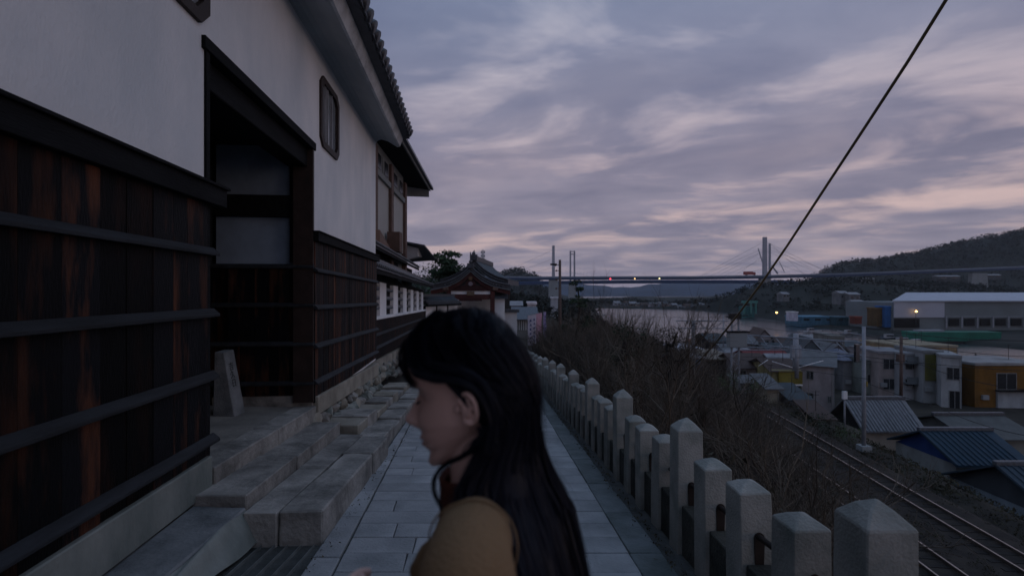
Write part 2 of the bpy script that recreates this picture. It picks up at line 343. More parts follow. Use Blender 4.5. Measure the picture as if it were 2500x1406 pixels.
# ---------------------------------------------------------------- the street
RS = math.atan(-0.027)                         # street heading
street = MB()
street.box(-4.2, 1.60, -4, 36, -1.62 - 0.5, -1.62 - 0.022, sl=-0.0958)
so = street.build('street_ground', M_soil); so.rotation_euler = (0, 0, -RS); so['kind'] = 'structure'
pavement = bpy.data.objects.new('pavement', None); COL.objects.link(pavement); pavement['kind'] = 'structure'
def sp(X, Y, dz=0.0): return (X, Y, -1.62 - 0.0958 * Y + dz)
def slab(X0a, X1a, Y0, X0b, X1b, Y1, th, dz, m, name='paving_slab', parent=None):   # a trapezoid stone in the street plane
    r = lambda: random.uniform(-0.004, 0.004)
    mb = MB(); t = dz + random.uniform(-0.003, 0.003)
    p = [(X0a + r(), Y0 + r()), (X1a + r(), Y0 + r()), (X1b + r(), Y1 + r()), (X0b + r(), Y1 + r())]
    mb.hexa([sp(x, y, t - th) for x, y in p] + [sp(x, y, t) for x, y in p])
    return mb.build(name, m, parent or pavement, bevel=0.006)
lfun = lambda Y: -1.226 - 0.119 * (Y - 3.31)   # left edge of the paved strip
lfun2 = lambda Y: -1.45 - 0.1005 * (Y - 3.31)
rfun = lambda Y: 0.985 - 0.027 * Y
Y = 0.35; k = 0; row = 0
while Y < 15.5:
    Yn = Y + random.uniform(0.285, 0.315); g_ = 0.0032
    xs_ = [0.0]; W = rfun(Y) - lfun(Y); xcur = random.uniform(0.25, 0.75)
    while xcur < W - 0.25: xs_.append(xcur); xcur += random.uniform(0.55, 0.95)
    xs_.append(W)
    for a, bb in zip(xs_[:-1], xs_[1:]):
        fa, fb = a / W, bb / W; Wn = rfun(Yn) - lfun(Yn)
        slab(lfun(Y) + a + g_, lfun(Y) + bb - g_, Y + g_, lfun(Yn) + fa * Wn + g_, lfun(Yn) + fb * Wn - g_, Yn - g_, 0.05, 0.0, M_pave); k += 1
    Y = Yn; row += 1
Ye = Y
Y = -0.2
while Y < 9.5:                                  # border row on the left
    Yn = Y + random.uniform(0.62, 0.9)
    slab(lfun2(Y) + .004, lfun(Y) - 0.016, Y + .005, lfun2(Yn) + .004, lfun(Yn) - 0.016, Yn - .005, 0.05, 0.0, M_pave, 'border_slab'); Y = Yn
Y = -0.2
while Y < 15.5:                                 # dark mossy edging along the balustrade
    Yn = Y + random.uniform(0.8, 1.1)
    slab(rfun(Y) + .006, 1.235 - .027 * Y, Y + .005, rfun(Yn) + .006, 1.235 - .027 * Yn, Yn - .005, 0.05, -0.006, M_edge, 'edging_stone'); Y = Yn
mb = MB(); X0, X1 = lfun(Ye), 1.3
mb.hexa([sp(lfun(Ye), Ye, -.05), sp(1.25 - .027 * Ye, Ye, -.05), sp(0.35, 36, -.05), sp(-3.9, 36, -.05), sp(lfun(Ye), Ye), sp(1.25 - .027 * Ye, Ye), sp(0.35, 36), sp(-3.9, 36)])
mb.build('far_paving', M_pave, pavement)['kind'] = 'stuff'
mb = MB()                                       # paving under the left edge near the camera
mb.hexa([sp(-1.2, -3, -.05), sp(1.25, -3, -.05), sp(1.235, .33, -.05), sp(-.85, .33, -.05), sp(-1.2, -3), sp(1.25, -3), sp(1.235, .33), sp(-.85, .33)])
mb.build('near_paving', M_pave, pavement)

# balustrade of granite posts
bal = emp('stone_balustrade', 'granite balustrade with pointed posts and a dark low wall along the right of the street', 'balustrade', (0, 0, 0), -RS)
def post_mesh(h, w, pyr, name, seed):
    bm = bmesh.new(); g = random.Random(seed); a = w / 2
    lv = [(-0.25, a), (h * 0.35, a * 0.995), (h * 0.7, a * 0.99), (h - pyr, a * 0.975)]
    rings = []
    for z, r in lv:
        ring = []
        for i in range(8):
            cx, cy = [(-1, -1), (0, -1), (1, -1), (1, 0), (1, 1), (0, 1), (-1, 1), (-1, 0)][i]
            ring.append(bm.verts.new((cx * r + g.uniform(-.0025, .0025), cy * r + g.uniform(-.0025, .0025), z + g.uniform(-.002, .002))))
        rings.append(ring)
    for r0, r1 in zip(rings[:-1], rings[1:]):
        for i in range(8): bm.faces.new((r0[i], r0[(i + 1) % 8], r1[(i + 1) % 8], r1[i]))
    ap = bm.verts.new((g.uniform(-.008, .008), g.uniform(-.008, .008), h)); mid = []
    for v in rings[-1]: mid.append(bm.verts.new((v.co.x * 0.5, v.co.y * 0.5, h - pyr * 0.40)))
    for i in range(8):
        bm.faces.new((rings[-1][i], rings[-1][(i + 1) % 8], mid[(i + 1) % 8], mid[i])); bm.faces.new((mid[i], mid[(i + 1) % 8], ap))
    bm.normal_update()
    sharp = [e for e in bm.edges if len(e.link_faces) == 2 and e.calc_face_angle(0) > 0.3]
    bmesh.ops.bevel(bm, geom=sharp, offset=0.0055, segments=1, affect='EDGES')
    me = bpy.data.meshes.new(name); bm.to_mesh(me); bm.free(); me.materials.append(M_gran); return me
tall = [post_mesh(1.01, 0.196, 0.088, 'tall_post', i) for i in range(3)]
short = [post_mesh(0.795, 0.186, 0.052, 'short_post', i + 9) for i in range(4)]
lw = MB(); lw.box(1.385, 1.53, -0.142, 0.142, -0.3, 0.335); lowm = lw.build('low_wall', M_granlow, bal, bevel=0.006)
COL.objects.unlink(lowm); low_me = lowm.data; bpy.data.objects.remove(lowm)
sk = MB()
arch = [(-0.024, 0.325)] + [(0.024, 0.325)] + [(0.030 * math.cos(a), 0.50 + 0.034 * math.sin(a)) for a in np.linspace(0, math.pi, 9)]
n_ = len(arch)
sk.add([(x, -0.0975, z) for x, z in arch] + [(x, -0.05, z) for x, z in arch], [tuple(range(n_)), tuple(range(2 * n_ - 1, n_ - 1, -1))] + [((i + 1) % n_, i, i + n_, (i + 1) % n_ + n_) for i in range(n_)])
sk_o = sk.build('rail_socket', M_rust); sk_me = sk_o.data; bpy.data.objects.remove(sk_o)
for k in range(-4, 68):
    y = 1.82 + 0.475 * k; zg = -1.62 - 0.0958 * y; j = random.Random(k + 100)
    me = j.choice(tall) if k % 4 == 0 else j.choice(short)
    p = link('post', me, None, bal); p.location = (1.45 + j.uniform(-.006, .006), y + j.uniform(-.008, .008), zg + j.uniform(-.012, .008)); p.scale = (1, 1, j.uniform(.985, 1.02)); p.rotation_euler = (j.uniform(-.013, .013), j.uniform(-.016, .016), j.uniform(-.03, .03) + (math.pi / 2) * j.randint(0, 3))
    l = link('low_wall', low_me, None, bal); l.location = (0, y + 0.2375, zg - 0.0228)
    if k < 40:
        s_ = link('rail_socket', sk_me, None, bal); s_.location = (1.462, y, zg)
rail = MB(); rail.tube([(1.462, -0.4, -1.62 + .0383 + .50), (1.462, 34, -1.62 - .0958 * 34 + .50)], 0.017, 8); rail.build('pipe_rail', M_rust, bal, True)

# ---------------------------------------------------------------- the big house on the left
AH = math.atan(0.094)
house = emp('plaster_house', 'white plastered house with charred cedar boards below and a deep dark gateway', 'house', (-2.24, 0, 0), AH)
hole = lambda y, z: (4.14 < y < 7.08 and z < 2.13) or (3.22 < y < 4.09 and 2.34 < z < 3.24) or (7.48 < y < 8.33 and 2.34 < z < 3.24)
wall_holes([-4, 3.22, 4.09, 4.14, 7.08, 7.48, 8.33, 11.95], [-1.68, 2.13, 2.34, 3.24, 3.78], hole, -0.28, 0.0).build('plaster_wall', M_plaster, house, merge=True)
def cladding(y0, y1, w, z0, z1, m, jit=0.3):
    y = y0
    while y < y1 - 0.03:
        yn = min(y1, y + w * random.uniform(1 - jit, 1 + jit))
        if y1 - yn < 0.06: yn = y1
        x1 = random.uniform(0.024, 0.032)
        MB().box(0.001, x1, y + .0015, yn - .0015, z0, z1).build('plank', m, house, bevel=0.002); y = yn
cladding(-3.9, 4.15, 0.235, -1.40, 0.76, M_charred)
cladding(7.07, 11.94, 0.15, -1.62, 0.76, M_charred2)
def batten(y0, y1, z, m=M_batten, sl=0.0, d=0.085, h=0.058, nm='batten', par=None):
    zz = z - sl * y0
    MB().prism_y([(0.02, zz - h * .55), (0.033, zz - h * .5), (d, zz - h * .62), (d, zz - h * .2), (0.033, zz + h * .62), (0.02, zz + h * .62)], y0, y1, sl).build(nm, m, par or house, bevel=0.003)
for z in (0.345, -0.18, -0.72, -1.265): batten(-4, 4.24, z)
for z, sl in ((0.32, -.016), (-0.225, -.016), (-0.79, -.025), (-1.315, -.032)): batten(7.03, 11.99, z, sl=sl)
MB().box(0.001, 0.095, -4, 4.34, 0.745, 0.90).box(0.001, 0.12, -4, 4.36, 0.90, 0.925).build('top_beam', M_beam, house, bevel=0.004)
MB().box(0.001, 0.095, 7.03, 12.0, 0.735, 0.865, -0.008 * 0).box(0.001, 0.115, 7.02, 12.0, 0.865, 0.885).build('top_beam', M_beam, house, bevel=0.004)
# corner boards and lintel of the gateway
MB().box(-0.26, 0.02, 4.142, 4.20, -1.6, 2.13).build('jamb', M_beam, house)
MB().box(-0.26, 0.018, 7.02, 7.078, -1.6, 2.06).build('jamb', M_frame, house)
MB().box(-0.30, 0.035, 4.10, 7.12, 2.06, 2.17).build('lintel', M_beam, house, bevel=0.004)
MB().box(-0.34, -0.06, 4.20, 7.02, 1.80, 2.058).build('lintel_beam', M_beam, house, bevel=0.01)
# recess: floor, side and back faces
D = -1.40
MB().box(D - .2, -0.28, 7.08, 7.28, -1.72, 0.40).box(D - .2, -0.05, 7.08, 7.28, -1.73, -1.52).build('recess_plinth', M_beam, house)
y = -0.02; 
while y > D:
    yn = max(D, y - random.uniform(.13, .22)); MB().box(yn + .002, y - .002, 7.045, 7.079, -1.50, 0.33).build('plank', M_charred, house); y = yn
for z in (0.365, -0.19, -0.75, -1.32):
    MB().prism_x([(7.05, z - .03), (7.05, z + .035), (6.99, z - .005), (6.99, z - .03)], D, 0.03).build('batten', M_batten, house)
MB().box(D, 0.0, 7.06, 7.3, -1.79, -1.50).build('stone_base', M_step, house, bevel=0.01)
MB().box(D, -0.29, 7.20, 7.26, 0.40, 3.6).build('side_plaster', mat('shaded_recess_plaster', (.17, .22, .28), .9, .2, 1.4), house)  # white plaster, with the shade of the recess put into a darker, bluer colour
MB().box(D, -0.30, 7.09, 7.20, 1.09, 1.40).build('tie_beam', M_beam, house)
MB().box(-0.33, -0.285, 7.085, 7.25, 0.42, 2.05).build('post', M_beam, house)
MB().box(-0.24, -0.02, 7.03, 7.079, 0.38, 0.93).build('corner_boarding', M_beam, house)
MB().box(D - .10, D, 7.02, 7.10, -1.6, 3.6).build('post', M_beam, house)
MB().box(D - .30, D - .12, 1.8, 7.2, 0.40, 3.6).build('back_plaster', mat('shaded_recess_plaster', (.17, .22, .28), .9, .2, 1.4), house)  # same plaster, recess shade mixed into its colour
MB().box(D - .12, D - .03, 1.8, 7.02, 1.09, 1.40).build('tie_beam', M_beam, house)
MB().box(D - .12, D + .0, 1.8, 7.02, 0.33, 0.42).build('rail', M_beam, house)
for i in range(14):
    MB().box(D - .12, D - .03, 4.2 + .2 * i + .003, 4.4 + .2 * i - .003, -1.6, 0.33).build('door_board', M_charred, house)
MB().box(D - .12, D - .02, 6.5, 6.62, 0.42, 1.09).box(D - .12, D - .02, 6.5, 6.62, 1.40, 3.5).build('mullion_post', M_beam, house)
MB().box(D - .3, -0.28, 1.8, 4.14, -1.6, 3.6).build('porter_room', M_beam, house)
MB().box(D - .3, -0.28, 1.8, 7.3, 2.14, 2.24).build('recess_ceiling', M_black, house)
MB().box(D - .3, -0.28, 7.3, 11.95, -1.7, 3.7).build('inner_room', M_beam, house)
MB().box(-6, D - .31, -4, 11.95, -1.7, 3.7).build('house_body', M_plaster, house)
# windows with clipped corners
def clip_ring(y0, y1, z0, z1, c):
    return [(y0 + c, z0), (y1 - c, z0), (y1, z0 + c), (y1, z1 - c), (y1 - c, z1), (y0 + c, z1), (y0, z1 - c), (y0, z0 + c)]
for y0, y1 in ((3.12, 4.18), (7.38, 8.43)):
    w = emp('window', parent=house); a = clip_ring(y0, y1, 2.24, 3.34, .13); bq = clip_ring(y0 + .10, y1 - .10, 2.34, 3.24, .10)
    m = MB(); n = 8
    V = [(0.035, *p) for p in a] + [(0.035, *p) for p in bq] + [(-0.14, *p) for p in a] + [(-0.14, *p) for p in bq]
    m.add(V, [f for i in range(n) for f in ((i, (i + 1) % n, n + (i + 1) % n, n + i), (i, 2 * n + i, 2 * n + (i + 1) % n, (i + 1) % n), (n + i, n + (i + 1) % n, 3 * n + (i + 1) % n, 3 * n + i))])
    m.build('frame', M_frame, w, bevel=0.003)
    MB().add([(-0.012, *p) for p in bq], [tuple(range(8))]).build('glass', M_glass, w)
    for q in (0.30, 0.42, 0.66): MB().box(-0.012, 0.012, y0 + q, y0 + q + .03, 2.33, 3.25).build('mullion', mat('grey_sash', (.22, .23, .25), .6), w)
# eaves: coved plaster soffit, fascia, tiles
sof = [(-0.02, 3.62), (0.02, 3.70), (0.07, 3.745), (0.14, 3.76), (0.30, 3.715), (0.52, 3.58), (0.545, 3.585), (0.60, 3.78), (0.58, 3.84), (-0.3, 4.05)]
MB().prism_y(sof, -4, 12.0).build('eave_soffit', M_soffit, house)
MB().prism_y([(0.546, 3.590), (0.585, 3.595), (0.66, 3.80), (0.602, 3.79)], -4, 12.0).build('fascia', mat('fascia_plaster', (.5, .52, .54), .9), house)
MB().prism_y([(-2.6, 5.55), (-2.6, 5.45), (0.60, 3.80), (0.82, 3.80), (0.82, 3.84)], -4, 12.02).build('roof', M_tiled, house)
tl = MB()
P_ = [(0.95 - .02, 3.82), (0.60, 3.935), (-2.6, 5.62)]
tl.tube([(0.88, 0, 3.865), (0.55, 0, 4.035), (-2.6, 0, 5.66)], 0.078, 8); tl.tube([(0.89, 0, 3.86), (0.84, 0, 3.886)], 0.10, 10)
tr = tl.build('tile_row', M_tiled, house, True); tr.location = (0, -3.9, 0)
pn = MB(); pn.prism_y([(0.86, 3.795), (0.86, 3.84), (-2.6, 5.60), (-2.6, 5.56)], -0.11, 0.11); pr = pn.build('pan_tile_row', M_tile, house); pr.location = (0, -3.76, 0)
for i in range(1, 57):
    dup(tr, (0, -3.9 + .28 * i, 0))
    if i < 56: dup(pr, (0, -3.76 + .28 * i, 0))
# foundation and ground works
MB().box(-0.2, 0.062, -4, 4.16, -1.70, -1.402).build('concrete_plinth', M_conc, house, bevel=0.008)
MB().box(-0.2, 0.03, -4, 4.14, -2.2, -1.702).build('plinth_footing', mat('brown_rubble', (.05, .045, .038), .95, .5, 5, .8, 14), house)
MB().hexa([(-.2, 7.09, -1.80), (.075, 7.09, -1.80), (.075, 11.95, -2.05), (-.2, 11.95, -2.05), (-.2, 7.09, -1.53), (.075, 7.09, -1.53), (.075, 11.95, -1.75), (-.2, 11.95, -1.75)]).build('plinth_stone', M_concw, house, bevel=0.01)
def rocky(name, P8, m, parent, cuts=5, amp=0.012, seed=0, bevel=0.02, smooth=False):
    mb = MB().hexa(P8); me = bpy.data.meshes.new(name); me.from_pydata([tuple(v) for v in mb.v], [], mb.f)
    bm = bmesh.new(); bm.from_mesh(me); bmesh.ops.recalc_face_normals(bm, faces=bm.faces)
    bmesh.ops.bevel(bm, geom=bm.edges[:], offset=bevel * .55, segments=1, affect='EDGES')
    long_e = [e for e in bm.edges if e.calc_length() > 0.07]
    bmesh.ops.subdivide_edges(bm, edges=long_e, cuts=cuts, use_grid_fill=True)
    g = random.Random(seed); o = g.uniform(0, 50); bm.normal_update()
    import mathutils.noise as mn
    for v in bm.verts:
        k = mn.fractal(Vector((v.co.x * 4 + o, v.co.y * 4, v.co.z * 4)), 1.0, 2.0, 4) * amp; v.co += v.normal * k * .9
    bmesh.ops.triangulate(bm, faces=[f for f in bm.faces if len(f.verts) > 4])
    bm.to_mesh(me); bm.free(); return link(name, me, m, parent, smooth)
steps = emp('stone_steps', 'worn stone steps of long uneven blocks leading up to the gateway', 'steps', (0, 0, 0))
def blk(name, L0, R0, L1, R1, zt0, zt1, drop, m, seed, amp=0.010, bevel=0.02, cuts=5):
    # L/R: X at the near (0) and far (1) end; each is (X, Y)
    z0, z1 = zt0 - drop, zt1 - drop
    return rocky(name, [(*L0, z0), (*R0, z0), (*R1, z1), (*L1, z1), (*L0, zt0), (*R0, zt0), (*R1, zt1), (*L1, zt1)], m, steps, cuts, amp, seed, bevel)
ax = lambda Y: -1.505 - 0.080 * (Y - 3.82); az = lambda Y: -1.735 - 0.098 * (Y - 3.82)
A = [3.82, 5.75, 6.78]
for i in range(2):
    a, c = A[i] + .004, A[i + 1] - .004; blk('step_block', (ax(a) - .345 - .02 * i, a), (ax(a) + .012 * (i % 2), a + .02), (ax(c) - .345 - .02 * i, c), (ax(c) + .012 * (i % 2), c), az(a) + .006 * i, az(c) + .006 * i, 0.42, M_step, 20 + i, 0.014, 0.026)
bx = lambda Y: ax(Y) - .352 - .012 * (Y - 3.8); cx_ = lambda Y: -2.11 - 0.112 * (Y - 3.76)
B_ = [3.80, 5.2, 6.95]
for i in range(2):
    a, c = B_[i] + .004, B_[i + 1] - .004; blk('tread_slab', (cx_(a), a), (bx(a), a), (cx_(c), c), (bx(c), c), az(a) - .006, az(c) - .006, 0.35, M_step, 30 + i, 0.006, 0.012)
dx_ = lambda Y: -2.56 - 0.104 * (Y - 4.19); cz = lambda Y: -1.625 - 0.075 * (Y - 3.76)
C_ = [3.88, 5.1, 6.95]
for i in range(2):
    a, c = C_[i] + .003, C_[i + 1] - .003; blk('step_slab', (dx_(a) - .05, a), (cx_(a) - .012 + .008 * i, a), (dx_(c) - .05, c), (cx_(c) - .012 + .008 * i, c), cz(a) - .012 * i, cz(c) - .008 * i, 0.32, M_step, 40 + i, 0.009, 0.014)
dz_ = lambda Y: -1.500 - 0.055 * (Y - 4.0)
D_ = [4.16, 5.6, 7.05]
for i in range(2):
    a, c = D_[i] + .003, D_[i + 1] - .003; blk('threshold_block', (dx_(a) - .30, a), (dx_(a), a), (dx_(c) - .30, c), (dx_(c), c), dz_(a), dz_(c), 0.3, M_step, 50 + i, 0.010, 0.018)
fl = MB().hexa([(-4.6, 4.12, -1.9), (dx_(4.12) - .31, 4.12, -1.9), (dx_(7.0) - .31, 7.05, -1.9), (-4.9, 7.05, -1.9), (-4.6, 4.12, -1.53), (dx_(4.12) - .31, 4.12, dz_(4.12) - .006), (dx_(7.0) - .31, 7.05, dz_(7.05) - .006), (-4.9, 7.05, -1.60)])
fl.build('gateway_floor', mat('earth_floor', (.13, .125, .115), .95, 0, 2.5, .4, 25, col2=(.24, .225, .2)), steps)
# lower-left: slab beside the plinth, lumpy concrete bank, drain grating
rocky('side_slab', [(-2.38, 1.0, -2.0), (-2.05, 1.0, -2.0), (-2.13, 3.875, -2.1), (-2.56, 3.875, -2.1), (-2.38, 1.0, -1.71), (-2.05, 1.0, -1.72), (-2.13, 3.875, -1.725), (-2.56, 3.875, -1.715)], M_stepb, steps, 6, 0.006, 61, 0.02)
def bank(u, v):                                # u across, v along
    Yb = 0.9 + v * 2.97; xl = -2.055 - .03 * (Yb - 1.3); xr = -1.93 - .03 * (Yb - 1.3); x = xl + u * (xr - xl)
    sz_ = float(street_z(Yb)) + .02; z = -1.735 + (u ** 1.3) * (sz_ + 1.735) + 0.030 * math.sin(9 * v + 4 * u) * math.sin(3.1 * u) + .015 * math.sin(23 * v + 9 * u)
    return (x, Yb, z)
mb = MB(); nu, nv = 9, 40
mb.add([bank(i / (nu - 1), j / (nv - 1)) for j in range(nv) for i in range(nu)], [(j * nu + i, j * nu + i + 1, (j + 1) * nu + i + 1, (j + 1) * nu + i) for j in range(nv - 1) for i in range(nu - 1)])
mb.build('concrete_bank', M_conc, steps, True)
grate = emp('drain_grating', 'dark iron drain grating with pale bars below the stone steps', 'grating', (0, 0, 0))
g0, g1 = 0.9, 3.80
GL = lambda Y: -1.93 - .03 * (Y - 1.3); GR = lambda Y: -1.47 - .035 * (Y - 3.3)
MB().hexa([sp(GL(g0), g0, -.3), sp(GR(g0), g0, -.3), sp(GR(g1), g1, -.3), sp(GL(g1), g1, -.3), sp(GL(g0), g0, -.03), sp(GR(g0), g0, -.03), sp(GR(g1), g1, -.03), sp(GL(g1), g1, -.03)]).build('grate_plate', M_iron, grate)
for i in range(5):
    f = (i + .3) / 5; a = GL(g0) + f * (GR(g0) - GL(g0)); c = GL(g1) + f * (GR(g1) - GL(g1)); w_ = .006
    MB().hexa([sp(a, g0, -.03), sp(a + w_, g0, -.03), sp(c + w_, g1, -.03), sp(c, g1, -.03), sp(a, g0, -.002), sp(a + w_, g0, -.002), sp(c + w_, g1, -.002), sp(c, g1, -.002)]).build('pale_bar', M_steel, grate)
# kerb blocks, rubble and boulders along the wall past the steps
Yk = 6.90; i = 0; j = random.Random(4)
while Yk < 12.8:
    Yn = Yk + j.uniform(.8, 1.5); xr = -1.83 - .10 * (Yk - 6.8); xr2 = -1.83 - .10 * (Yn - 6.8); zt_ = -1.62 - .0958 * Yk
    h = (.20, .15, .18)[i % 3]
    blk('kerb_block', (xr - .40, Yk + .01), (xr, Yk + .02), (xr2 - .40, Yn - .01), (xr2 + .01, Yn - .01), zt_ + h, zt_ - .0958 * (Yn - Yk) + h, .4, M_step, 80 + i, .012, .02)
    xw = -2.86 - .096 * (Yk - 7); xw2 = -2.86 - .096 * (Yn - 7); hh = h + (.13, .20, .10)[i % 3]
    if Yk > 7.0 or True: blk('kerb_block', (xw - .05, max(7.06, Yk) + .01), (xr - .41, max(7.06, Yk) + .02), (xw2 - .05, Yn - .01), (xr2 - .41, Yn - .01), zt_ + hh, zt_ - .0958 * (Yn - Yk) + hh, .5, M_step if i % 2 else M_concw, 120 + i, .016, .025)
    Yk = Yn; i += 1
def boulder(name, c, s, m, parent, seed):
    import mathutils.noise as mn
    bm = bmesh.new(); bmesh.ops.create_icosphere(bm, subdivisions=2, radius=1)
    for v in bm.verts:
        k = 1 + .42 * mn.noise(v.co * 1.6 + Vector((seed * 3.1, 0, 0))); v.co = Vector((v.co.x * s[0] * k, v.co.y * s[1] * k, v.co.z * s[2] * k))
    me = bpy.data.meshes.new(name); bm.to_mesh(me); bm.free(); o = link(name, me, m, parent, False); o.location = c; o.rotation_euler = (seed, seed * 2.1, seed * .7); return o
footing = emp('rubble_footing', 'footing of loose boulders under the pale plinth right of the steps', 'rubble wall', (0, 0, 0))
j = random.Random(5)
for i in range(120):
    y = 7.05 + (i % 60) * .33 + j.uniform(-.1, .1); tier = i // 46
    xw = -2.24 - .094 * y; zt = (-1.80 - .051 * (y - 7)) if y < 12 else (-2.15 - .07 * (y - 12)); zs = float(street_z(y)); 
    s_ = j.uniform(.10, .20); zc = zt - .09 - tier * .20
    if y > 12: xw -= .50
    if zc > zs - .1: boulder('boulder', (xw - .03 + j.uniform(-.03, .05) + tier * .07, y, zc), (s_ * .7, s_ * 1.15, s_ * .75), j.choice([M_step, M_rock, M_concw]), footing, i)
MB().hexa([(-3.5, 7.06, -3.2), (-2.92, 7.06, -3.2), (-3.38, 11.95, -3.6), (-4, 11.95, -3.6), (-3.5, 7.06, -1.8), (-2.92, 7.06, -1.8), (-3.38, 11.95, -2.04), (-4, 11.95, -2.04)]).build('rubble_core', M_rock, footing)
g3 = np.random.default_rng(55); P = []
for k in range(700):                            # litter in the gutters and joints
    yy = g3.uniform(1.2, 13)
    if k % 4: P.append((1.30 - .027 * yy + abs(g3.normal()) * -.05, yy, float(street_z(yy)) + .003))
    else: P.append((ax(yy) + abs(g3.normal()) * .06 + .02, yy, float(street_z(yy)) + .003))
tag(clumps('fallen_leaves', P, [.022] * len(P), 3, .6, mat('dead_leaf_litter', (.03, .028, .018), .95, 0, 4, col2=(.09, .075, .045), world_space=True), squash=.2, seed=56), 'dead leaves and grit caught along both edges of the paving', 'leaves', kind='stuff')
# stone marker
mk = emp('stone_marker', 'tapered stone marker with carved characters standing inside the gateway', 'stone marker', (-3.76, 6.45, -1.66), R(3))
m = MB(); m.hexa([(-.15, -.14, 0), (.13, -.14, 0), (.13, .14, 0), (-.15, .14, 0), (-.14, -.12, .87), (-.02, -.12, .865), (-.02, .13, .875), (-.14, .13, .875)])
M_marker = mat('marker_stone', (.10, .11, .115), .85, 0, 5, .5, 50, col2=(.19, .20, .21))
m.build('stone', M_marker, mk, bevel=.008)
def text_mesh(name, body, size, m, parent, M, ext=0.001):
    cu = bpy.data.curves.new(name, 'FONT'); cu.body = body; cu.size = size; cu.extrude = ext; cu.align_x = 'CENTER'; cu.align_y = 'CENTER'; cu.resolution_u = 3
    o = bpy.data.objects.new(name, cu); COL.objects.link(o); dg = bpy.context.evaluated_depsgraph_get(); me = bpy.data.meshes.new_from_object(o.evaluated_get(dg))
    bpy.data.objects.remove(o); me.transform(M); return link(name, me, m, parent)
face_n = Vector((.87, 0, .15)).normalized(); up = Vector((-.15, 0, .87)).normalized()
for i, (ch, zc) in enumerate((('\u5409', .66), ('\u4e45', .555), ('\u65e5', .44))):
    xc = .13 - .15 * zc / .87; M = Matrix(((0, up.x, face_n.x, xc + .003), (1, 0, 0, -.01), (0, up.z, face_n.z, zc), (0, 0, 0, 1)))
    text_mesh('carved_character', ch, 0.115, mat('ink_black', (.008, .009, .010), .9), mk, M)
# ---------------------------------------------------------------- long storehouse wall beyond the house
wallx = -0.56
store = emp('latticed_storehouse', 'long low storehouse with white pillars, dark lattice openings and a tiled roof', 'storehouse', (-2.24, 0, 0), AH)
SL = -0.024
def sbox(x0, x1, y0, y1, z0, z1, name, m, par, sl=SL, bev=0.0):   # z given at y = 15
    return MB().box(x0, x1, y0, y1, z0 - sl * 15, z1 - sl * 15, sl).build(name, m, par, bevel=bev)
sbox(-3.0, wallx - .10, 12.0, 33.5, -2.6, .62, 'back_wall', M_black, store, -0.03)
sbox(wallx - .1, wallx + .02, 12.0, 33.5, -2.10, -.86, 'board_wall', M_charred, store)
sbox(wallx - .12, wallx + .10, 12.0, 33.6, -.86, -.76, 'sill', M_plaster, store, bev=.01)
for z in (-1.32, -1.72): 
    MB().prism_y([(wallx + .02, z - .03 - SL * 15), (wallx + .10, z - .03 - SL * 15), (wallx + .02, z + .04 - SL * 15)], 12.0, 33.5, SL).build('batten', M_batten, store)
sbox(wallx - .1, wallx + .06, 12.0, 33.5, -2.55, -2.11, 'plinth', M_concw, store, -0.05)
for i in range(7):
    y0 = 15.6 + 2.85 * i - 2.85
    sbox(wallx - .1, wallx + .03, y0, y0 + 1.22, -.76, .32, 'white_pillar', M_plaster, store)
    for z in (-.5, -.18, .12):
        q = MB().tube([(wallx - .04, y0 + 1.22, z - SL * (15 - y0 - 1.2)), (wallx - .04, y0 + 2.85, z - SL * (15 - y0 - 2.8))], .07, 7).build('lattice_rail', M_tile, store)
def roof_run(par, x_e, z_e, x_t, z_t, y0, y1, sl, step=.30, mt=None):
    mt = mt or M_tile; k = -sl * 15
    MB().prism_y([(x_e, z_e - .05 + k), (x_e, z_e + k), (x_t, z_t + k), (x_t, z_t - .10 + k)], y0, y1, sl).build('roof', mt, par)
    MB().prism_y([(x_e - .03, z_e - .17 + k), (x_e - .03, z_e - .055 + k), (x_e - .10, z_e - .055 + k), (x_e - .10, z_e - .17 + k)], y0, y1, sl).build('eave_board', M_beam, par)
    t = MB().tube([(x_e + .03, 0, z_e + .03), (x_t, 0, z_t + .03)], .065, 7).build('tile_row', mt, par, True); n = int((y1 - y0) / step)
    t.location = (0, y0 + .1, sl * (y0 + .1 - 15))
    for i in range(1, n): yy = y0 + .1 + i * step; dup(t, (0, yy, sl * (yy - 15)))
    MB().prism_y([(x_t - .16, z_t + .18 + k), (x_t - .2, z_t - .05 + k), (x_t + .12, z_t - .05 + k), (x_t + .08, z_t + .18 + k)], y0 - .1, y1 + .1, sl).build('ridge', M_tiled, par)
roof_run(store, -.06, .62, -1.05, 1.05, 12.05, 33.8, -0.0105)
sbox(-3.2, -1.55, 12.05, 34, .5, 1.62, 'upper_wall', M_beam, store, -0.005)
roof_run(store, -1.06, 1.76, -1.95, 2.35, 12.05, 34.2, -0.005)

# third low wall with tiled cap and pale panels
cap = emp('capped_wall', 'low tile-capped wall with pale panels between dark posts before the temple gate', 'wall', (-5.35, 33.4, 0), R(-28))
MB().box(-.2, 0, -1.2, 2.5, -4.9, -.95).build('board_wall', M_charred, cap)
for i in range(3): MB().box(0.01, .04, -1.0 + 1.3 * i, .1 + 1.3 * i, -2.6, -1.0).build('pale_panel', M_plaster, cap)
roof_run(cap, .45, -.82, -.35, -.35, -1.3, 2.7, 0.0, .3)

